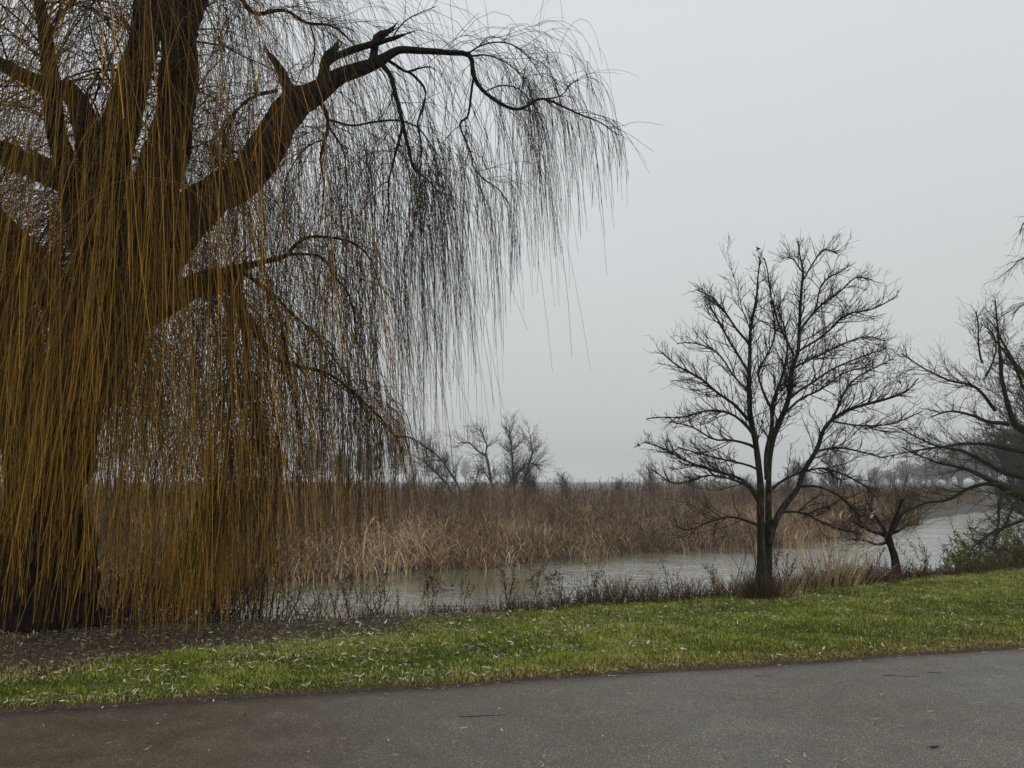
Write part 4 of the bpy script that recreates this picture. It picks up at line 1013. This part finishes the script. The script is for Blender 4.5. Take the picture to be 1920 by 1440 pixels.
tilt = np.where(ed > 0, R.normal(size=n_) * .32, R.normal(size=n_) * .04); curl = np.where(ed > 0, R.normal(size=n_) * .14, np.abs(R.normal(size=n_)) * .08)
roll = np.where(ed > 0, R.normal(size=n_) * .6, R.normal(size=n_) * .25)
P, W, S = leaf_strips(x, y, z, ln, wd, az, tilt, curl, roll)
onpath = ed <= .02
score = ln / np.hypot(x, y) * np.where(lt > .4, .3, 1) * np.where(onpath, 1.3, 1)
bigi = np.argsort(-score)[:300]
isbig = np.zeros(n_, bool); isbig[bigi] = True
g = Geo()
bro = R.random(n_) < np.clip(.15 + .6 * lt, 0, 1)
for sel, mi in ((~isbig & ~bro, 0), (~isbig & bro, 1)):
    add_ribbons(g, P[sel], W[sel], S[sel], None, mi)
o = g.build('leaf_litter', [M['leaf'], M['leaf_brown']]); tag(o, 'scattered fallen willow leaves over the lawn and under the willow', 'leaves', kind='stuff')
protoL = []
for k in range(12):
    q = R.normal(size=5)
    Pq, Wq, Sq = leaf_strips(np.zeros(1), np.zeros(1), np.zeros(1), np.array([.08]), np.array([.0062]), np.zeros(1), np.array([q[0] * (.25 if k < 8 else .05)]), np.array([q[1] * .12 if k < 8 else abs(q[1]) * .08]), np.array([q[2] * (.5 if k < 8 else .2)]))
    gg = Geo(); add_ribbons(gg, Pq, Wq, Sq, R.random(1))
    ob = gg.build('fallen_leaf', M['leaf'], smooth=True); protoL.append(ob)
usedL = set()
for j in bigi:
    k = int(R.integers(8, 12)) if onpath[j] else int(R.integers(0, 8))
    src = protoL[k]
    if k in usedL: ob = src.copy(); COL.objects.link(ob)
    else: ob = src; usedL.add(k)
    ob.location = (x[j], y[j], z[j]); ob.rotation_euler = (0, 0, az[j]); ob.scale = (ln[j] / .08,) * 3
    if onpath[j]: tag(ob, 'pale dry willow leaf lying on the asphalt path', 'leaf', 'willow leaves on the path')
    else: tag(ob, 'pale dry willow leaf lying in the grass near the path edge', 'leaf', 'willow leaves in the grass')
for k, ob in enumerate(protoL):
    if k not in usedL: bpy.data.objects.remove(ob)

# dark leaf and sticks on the path
def stick(px, py, ln, az, r, label):
    d = ray(px, py); s_ = -CAMZ / d[2]; x0, y0 = d[0] * s_, d[1] * s_
    t = np.linspace(-.5, .5, 6)
    P = np.stack([x0 + t * ln * math.cos(az) + R.normal(size=6) * ln * .015, y0 + t * ln * math.sin(az) + R.normal(size=6) * ln * .015, np.full(6, r * 1.0 + .001)], 1)
    g = Geo(); bark_tube(g, P - np.array([x0, y0, 0]), np.array([.6, 1, 1, .9, .7, .4]) * r, 6, .15, scale=60)
    o = g.build('stick', M['willow_branch'], base=(0, 0, 0)); o.location = (x0, y0, 0)
    tag(o, label, 'stick')
stick(1430, 1268, .14, .05, .002, 'short dark stick on the path near the lawn edge')
stick(1690, 1268, .30, -.12, .002, 'long thin dark stick on the path at the right')
stick(1752, 1262, .12, -.3, .002, 'short dark twig right of the long stick on the path')
stick(905, 1343, .34, .1, .0018, 'thin dark twig lying across the middle of the path')
d = ray(1752, 1403); s_ = -CAMZ / d[2]
Pq, Wq, Sq = leaf_strips(np.zeros(1), np.zeros(1), np.zeros(1) + .004, np.array([.075]), np.array([.011]), np.array([.05]), np.array([.03]), np.array([.08]), np.array([.3]))
g = Geo(); add_ribbons(g, Pq, Wq, Sq, .2); o = g.build('dark_leaf', M['weed_seed'], smooth=True); o.location = (d[0] * s_, d[1] * s_, 0); tag(o, 'curled dark brown leaf alone on the path at lower right', 'leaf')

# ------------------------------------------------------------------ bank weeds
g = Geo()
nw = 8400
x = R.uniform(-7.5, 22, nw * 2); d_ = R.normal(size=nw * 2) * .28 + .22
y = yc(x) + d_
k = (np.abs(x) < .74 * y + .5) & (R.random(len(x)) < .25 + .75 * sstep(-3.0, -.2, x)); x, y = x[k], y[k]
ph = patch(x, y, .6, 11); ph2 = patch(x, y, 2.0, 4)
h = np.clip((.30 + .22 * ph + .16 * ph2) * (.40 + .68 * sstep(-3.0, 2.5, x) - .35 * sstep(7.5, 10, x)) + R.normal(size=len(x)) * .06, .08, .8)
pos = np.stack([x, y, zbank(x, y) - .03], 1)
d0 = norm(np.stack([R.normal(size=len(x)) * .45, R.normal(size=len(x)) * .4, np.ones(len(x))], 1))
P, rr = grow(pos, d0, h * 1.2, 6, (0, 0, -1), .03, .12, np.full(len(x), .0042), .4, kgrow=.6)
va = np.clip(.42 + .35 * ph + .2 * ph2 + R.normal(size=len(x)) * .22 , 0, 1)
add_ribbons(g, P, rr * 1.2, norm(np.stack([R.normal(size=len(x)), R.normal(size=len(x)) * .5, 0 * x], 1)), va)
f, fr, par = sprout(aslist(P), aslist(rr), 11500, (.15, 1), (.4, 1.2), (.04, .13), 4, (0, 0, -1), .2, .2, 2.2, .009, .3, .005)
fr[:, 0] *= .4
add_ribbons(g, f, fr, norm(R.normal(size=(len(f), 3)) * (1, 1, .5)), np.clip(va[par] + R.normal(size=len(f)) * .15, 0, 1))
o = g.build('bank_weeds', M['weed']); tag(o, 'low tangle of dead brown weeds along the near bank', 'weeds', kind='stuff')

def weed_stalk(kind_):
    root = empty('weed_stalk', (0, 0, 0), 'x', 'plant')
    h = (.62, .75, .5)[kind_]
    z = np.linspace(0, 1, 8)
    g = Geo(); sp = []
    for s_ in range((1, 2, 2)[kind_]):
        P = np.stack([(.12 * R.normal()) * z ** 1.5 + .01 * np.sin(z * 9), (.12 * R.normal()) * z ** 1.5, z * h * R.uniform(.8, 1)], 1); sp.append(P)
        add_tubes(g, P[None], (.0045 * (1 - .5 * z))[None], 4, .3)
    rr = [np.full(8, .004)] * len(sp)
    b_, br_, _ = sprout(sp, rr, 9, (.35, .95), (.3, .8), (.08, .22), 5, (0, 0, 1), .15, .1, .8, .0035, .6, .0028); add_tubes(g, b_, br_, 3)
    stem = g.build('stem', M['weed'], root)
    g = Geo()
    s, sr, _ = sprout(aslist(b_) + sp, aslist(br_) + rr, 46, (.55, 1), (.3, 1.2), (.018, .045), 3, GR, .1, .2, 1, .009, .5, .006); sr[:, 0] *= .5
    add_ribbons(g, s, sr, norm(R.normal(size=(len(s), 3)))); add_ribbons(g, s, sr, norm(R.normal(size=(len(s), 3))))
    g.build('seed_heads', M['weed_seed'], stem)["kind"] = 'stuff'
    return root
wp = [weed_stalk(k) for k in range(3)]; wused = set()
zones = [(-3.6, .2, 16, 'dead weed stalk with dark seed clusters on the bank near the willow'), (.2, 3.6, 20, 'dead weed stalk with dark seed clusters on the bank left of the middle tree'),
         (4.4, 7.2, 14, 'dead weed stalk with dark seed clusters between the middle tree and the pollard'), (8.0, 11.8, 16, 'dead weed stalk with dark seed clusters right of the pollard')]
for x0, x1, cnt, lab in zones:
    for _ in range(cnt):
        k = int(R.integers(0, 3)); xx = R.uniform(x0, x1); yy = float(yc(xx)) + R.uniform(.1, .55)
        if k in wused: o = copy_tree(wp[k], (0, 0, 0))
        else: o = wp[k]; wused.add(k)
        o.location = (xx, yy, float(zbank(xx, yy)) - .02); o.rotation_euler = (R.normal() * .12, R.normal() * .12, R.uniform(0, 6.28)); s_ = R.uniform(.75, 1.35); o.scale = (s_, s_, s_)
        o["label"] = lab; o["group"] = lab.replace('dead weed stalk', 'weed stalks')

# bare shrub stems at the water below the willow fan
def bare_shrub(px, py, d, h, n, label, mt='weed', fan=.35, r=.007, name='bare_shrub', n2=3, curve=.03):
    b_ = at(px, py, d); b_[2] = float(zbank(b_[0], b_[1])) - .05
    root = empty(name, b_, label, 'shrub')
    pos = b_ + R.normal(size=(n, 3)) * (.22, .18, 0)
    d0 = norm(np.stack([R.normal(size=n) * fan, R.normal(size=n) * fan, np.ones(n)], 1))
    P, rr = grow(pos, d0, h * R.uniform(.55, 1.05, n), 9, (0, 0, 1), curve, .06, np.full(n, r) * R.uniform(.6, 1.2, n), .35)
    g = Geo(); add_tubes(g, P, rr, 4); g.build('stems', M[mt], root, b_)["kind"] = 'stuff'
    g = Geo()
    s, sr, _ = sprout(aslist(P), aslist(rr), n * n2, (.2, 1), (.3, .9), (h * .12, h * .4), 6, (0, 0, 1), curve, .09, .6, .0045, .5, .0026); add_tubes(g, s, sr, 3)
    s2, sr2, _ = sprout(aslist(s), aslist(sr), n * n2 * 2, (.2, 1), (.3, .9), (h * .04, h * .14), 4, (0, 0, 1), curve, .1, .8, .003, .6, .0022); add_tubes(g, s2, sr2, 3)
    g.build('twigs', M[mt], root, b_)["kind"] = 'stuff'
    return root
bare_shrub(455, 1160, 10.5, 1.25, 60, 'dense clump of dark upright bare stems below the willow', fan=.22)
bare_shrub(385, 1160, 10.7, 1.35, 110, 'tangled dark shrub behind the golden curtain at the bank', mt='weed_seed', fan=.5, curve=-.02)
bare_shrub(520, 1155, 10.8, .8, 26, 'thin dark shrub right of the upright stems below the willow', fan=.5)
bare_shrub(620, 1160, 10.7, .75, 24, 'low twiggy shrub on the bank right of the willow', fan=.5)
bare_shrub(700, 1160, 10.8, .6, 20, 'small twiggy shrub on the bank, farther right of the willow', fan=.5)
bare_shrub(920, 1130, 11.1, .95, 7, 'few long bare canes slanting over the water at centre', fan=.55, r=.005, n2=2, curve=0)
bare_shrub(1120, 1115, 11.8, .95, 6, 'few long bare canes at the bank right of centre', fan=.55, r=.005, n2=2, curve=0)
bare_shrub(60, 1155, 10.6, 1.3, 46, 'dark shrub at the foot of the willow at the left edge', fan=.4)
bare_shrub(300, 1155, 10.7, 1.3, 170, 'dark thicket right behind the willow trunk', mt='weed_seed', fan=.5, curve=-.01)
bare_shrub(200, 1155, 10.8, 1.1, 140, 'dark low thicket just right of the willow trunk foot', mt='weed_seed', fan=.5, curve=-.01)
bare_shrub(1462, 1105, 12.3, 1.25, 7, 'young bare saplings rising just right of the middle tree', mt='alder_twig', fan=.3, r=.009)
bare_shrub(1402, 1105, 12.4, .95, 8, 'young bare saplings just left of the middle tree', mt='alder_twig', fan=.35, r=.006)

# dry grass clumps
def grass_clump(px, py, d, h, n, rad, label, mt='dry_grass', fan=.22, w=.006, plumes=0, name='dry_grass_clump', zoff=None):
    b_ = at(px, py, d); b_[2] = (float(zbank(b_[0], b_[1])) if zoff is None else zoff) - .03
    q = R.normal(size=(n, 2)) * rad
    pos = np.stack([b_[0] + q[:, 0], b_[1] + q[:, 1] * .6, np.full(n, b_[2])], 1)
    d0 = norm(np.stack([q[:, 0] * fan / rad + R.normal(size=n) * .12, q[:, 1] * fan / rad + R.normal(size=n) * .12, np.ones(n)], 1))
    P, rr = grow(pos, d0, h * R.uniform(.45, 1.05, n), 7, (0, 0, -1), .01, .04, np.full(n, w), .3, kgrow=.8)
    S = norm(np.stack([R.normal(size=n), R.normal(size=n), 0 * q[:, 0]], 1))
    g = Geo(); add_ribbons(g, P, rr, S)
    root = g.build(name, M[mt], base=b_); tag(root, label, 'grass')
    if plumes:
        gg = Geo(); ii = np.argsort(-P[:, -1, 2])[:plumes]
        dd = norm(P[ii, -1] - P[ii, -2])
        Q, qr = grow(P[ii, -1], dd, np.full(len(ii), .16), 5, (.5, 0, -1), .2, .1, np.full(len(ii), .018), .3); qr[:, 0] *= .3
        add_ribbons(gg, Q, qr, S[ii], .95); gg.build('plumes', M['dry_grass'], root, b_)["kind"] = 'stuff'
    return root
grass_clump(1431, 1118, 11.88, .5, 620, .13, 'skirt of dead grass round the foot of the middle bare tree', 'weed', .28, .0045, zoff=AB[2])
grass_clump(1462, 1108, 12.2, .45, 120, .16, 'pale dry grass tuft right of the middle tree foot', 'dry_grass', .4, .004)
grass_clump(1555, 1090, 13.6, 1.3, 170, .24, 'tall straw coloured grass clump with plumes between middle tree and pollard', 'dry_grass', .32, .0055, 14)
grass_clump(1510, 1095, 13.2, .9, 70, .2, 'shorter straw coloured grass clump left of the tall plumed one', 'dry_grass', .35, .005, 4)
grass_clump(1590, 1090, 14.0, .9, 80, .2, 'straw coloured grass clump on the right side of the plumed one', 'dry_grass', .4, .005)
grass_clump(1395, 1112, 12.2, .7, 70, .16, 'thin dry grass tuft left of the middle tree foot', 'dry_grass', .3, .004)

# green bush on the bank at the right
def leafy_bush(px, py, d, w_, h_, n, label):
    b_ = at(px, py, d); b_[2] = float(zbank(b_[0], b_[1]))
    root = empty('green_bush', b_, label, 'bush')
    nn = 160
    pos = b_ + np.stack([R.normal(size=nn) * w_ * .3, R.normal(size=nn) * w_ * .25, np.zeros(nn)], 1)
    d0 = norm(np.stack([R.normal(size=nn) * .35, R.normal(size=nn) * .35, np.ones(nn)], 1))
    P, rr = grow(pos, d0, h_ * R.uniform(.5, 1.05, nn), 7, GR, .02, .1, np.full(nn, .008), .4, kgrow=.4)
    g = Geo(); add_tubes(g, P, rr, 3); g.build('stems', M['weed'], root, b_)["kind"] = 'stuff'
    g = Geo()
    f, fr, _ = sprout(aslist(P), aslist(rr), n, (.2, 1), (.4, 1.3), (.06, .2), 4, GR, .1, .2, 3, .034, .3, .02); fr[:, 0] *= .4
    add_ribbons(g, f, fr, norm(R.normal(size=(len(f), 3)) * (1, 1, .6))); g.build('leaves', M['green_leaf'], root, b_)["kind"] = 'stuff'
leafy_bush(1868, 1055, 18.3, 2.2, 1.35, 5200, 'green leafy bramble bush on the bank at the right edge')
leafy_bush(1950, 1050, 19.4, 2.4, 1.6, 3600, 'green leafy bramble bush half cut off by the right edge')
bare_shrub(1850, 1075, 17.4, .8, 60, 'brown dead stems in front of the green bush', fan=.35)
bare_shrub(1905, 1070, 17.6, .8, 60, 'brown dead stems at the right edge of the bank', fan=.35)

# ------------------------------------------------------------------ ducks
M['drake_body'] = flat_mat('drake_body', (.13, .12, .105)); M['hen_body'] = flat_mat('hen_body', (.16, .10, .055)); M['pale_body'] = flat_mat('pale_body', (.17, .14, .11))
M['dark_feather'] = flat_mat('dark_feather', (.03, .022, .018)); M['green_head'] = flat_mat('green_head', (.008, .022, .012), .35); M['bill'] = flat_mat('bill', (.32, .24, .05), .4); M['white_ring'] = flat_mat('white_ring', (.6, .58, .55))
def duck(px, py, face, ln, bm, hm, label, ring=False, tailm='dark_feather', name='duck'):
    d = ray(px, py); s_ = (WATER_Z - CAMZ) / d[2]
    loc = (d[0] * s_, d[1] * s_, WATER_Z)
    root = empty(name, loc, label, 'duck', 'ducks on the river'); root.rotation_euler = (0, 0, face); root.scale = (ln,) * 3
    # body, unit length along +x, floating
    t = np.linspace(0, 1, 15)
    cx_ = -.5 + t
    cz = np.interp(t, [0, .15, .4, .75, .9, 1], [.16, .10, .045, .05, .08, .10])
    hw = np.interp(t, [0, .08, .3, .6, .85, 1], [.02, .08, .19, .21, .14, .04]); hh_ = np.interp(t, [0, .08, .3, .6, .85, 1], [.015, .045, .13, .155, .12, .04])
    sides = 14; an = np.arange(sides) * 2 * math.pi / sides
    V = np.stack([np.repeat(cx_, sides), (hw[:, None] * np.cos(an)).ravel(), (cz[:, None] + hh_[:, None] * np.sin(an)).ravel()], 1)
    idx = np.arange(15 * sides).reshape(15, sides); F = np.stack([idx[:-1], np.roll(idx[:-1], -1, 1), np.roll(idx[1:], -1, 1), idx[1:]], -1).reshape(-1, 4)
    g = Geo(); g.add(V, F); g.build('body', M[bm], root, smooth=True)
    # neck and head, one continuous form
    P, Rr = resample(np.array([(.34, 0, .06), (.39, 0, .19), (.39, 0, .30), (.43, 0, .385), (.51, 0, .395), (.555, 0, .38)]), np.array([.12, .085, .075, .105, .085, .03]), 14)
    g = Geo(); bark_tube(g, P, Rr, 12, 0, cap=True); head = g.build('head', M[hm], root, smooth=True)
    P, Rr = resample(np.array([(.54, 0, .375), (.60, 0, .362), (.66, 0, .356)]), np.array([.028, .024, .012]), 6)
    V, F = tubes(P[None], Rr[None], 8); V[:, 2] = .363 + (V[:, 2] - .363) * .55; V[:, 1] *= 1.3
    g = Geo(); g.add(V, F); g.build('bill', M['bill'], head, smooth=True)
    if ring:
        P, Rr = resample(np.array([(.388, 0, .19), (.389, 0, .205), (.39, 0, .22)]), np.array([.089, .089, .087]), 3); g = Geo(); bark_tube(g, P, Rr, 12, 0, cap=False); g.build('neck_ring', M['white_ring'], root, smooth=True)
    P, Rr = resample(np.array([(-.40, 0, .135), (-.50, 0, .17), (-.57, 0, .20)]), np.array([.055, .045, .01]), 6)
    V, F = tubes(P[None], Rr[None], 8); V[:, 1] *= 1.6; g = Geo(); g.add(V, F); g.build('tail', M[tailm], root, smooth=True)
    for sgn in (1, -1):
        q = np.stack([np.array([.25, .17 * sgn, .12]), np.array([.0, .205 * sgn, .13]), np.array([-.25, .15 * sgn, .15]), np.array([-.42, .06 * sgn, .17])])
        P, Rr = resample(q, np.array([.03, .075, .055, .012]), 10); V, F = tubes(P[None], Rr[None], 8); c_ = np.repeat(P[:, 1], 8); V[:, 1] = c_ + (V[:, 1] - c_) * .35
        g = Geo(); g.add(V, F); g.build('wing', M[bm], root, smooth=True)
    return root
duck(838, 1107, .1, .42, 'drake_body', 'green_head', 'mallard drake with dark head swimming, nearest duck at centre left', True)
duck(1031, 1086, .05, .42, 'drake_body', 'dark_feather', 'mallard swimming in the middle of the river right of the drake', True)
duck(954, 1058, 3.0, .32, 'pale_body', 'pale_body', 'pale duck close to the far sedge bank left of centre', tailm='pale_body')
duck(1236, 1034, 1.2, .30, 'hen_body', 'dark_feather', 'small dark duck far out, leftmost of the far group')
duck(1256, 1035, .4, .28, 'hen_body', 'dark_feather', 'small dark duck far out, second from the left in the far group')
duck(1267, 1039, 2.6, .28, 'hen_body', 'dark_feather', 'small dark duck nearest the viewer in the middle of the far group')
duck(1286, 1032, .1, .34, 'pale_body', 'pale_body', 'pale brown duck against the far bank in the far group', tailm='hen_body')
duck(1293, 1039, 3.0, .30, 'hen_body', 'dark_feather', 'dark duck just below the pale brown one in the far group')
duck(1348, 1030, .2, .32, 'pale_body', 'pale_body', 'pale duck alone at the far bank left of the middle tree', tailm='hen_body')

# ------------------------------------------------------------------ haze: the damp air of the day
m = bpy.data.materials.new('haze_air'); m.use_nodes = True
n, l = m.node_tree.nodes, m.node_tree.links
n.clear()
out = n.new('ShaderNodeOutputMaterial'); pv = n.new('ShaderNodeVolumePrincipled')
pv.inputs['Color'].default_value = (.93, .95, .96, 1); pv.inputs['Density'].default_value = .0010; pv.inputs['Anisotropy'].default_value = .2
l.new(pv.outputs[0], out.inputs['Volume'])
hx0, hx1, hy0, hy1, hz0, hz1 = -960, 960, -480, 1700, -3.9, 33
V = [(x, y, z) for x in (hx0, hx1) for y in (hy0, hy1) for z in (hz0, hz1)]
me = bpy.data.meshes.new('haze'); me.from_pydata(V, [], [(0, 1, 3, 2), (4, 6, 7, 5), (0, 4, 5, 1), (2, 3, 7, 6), (0, 2, 6, 4), (1, 5, 7, 3)]); me.materials.append(m)
hz = bpy.data.objects.new('haze', me); COL.objects.link(hz); tag(hz, 'thin winter mist over the river and marsh', 'haze', kind='stuff')
print('triangles', TRI_TOTAL[0])
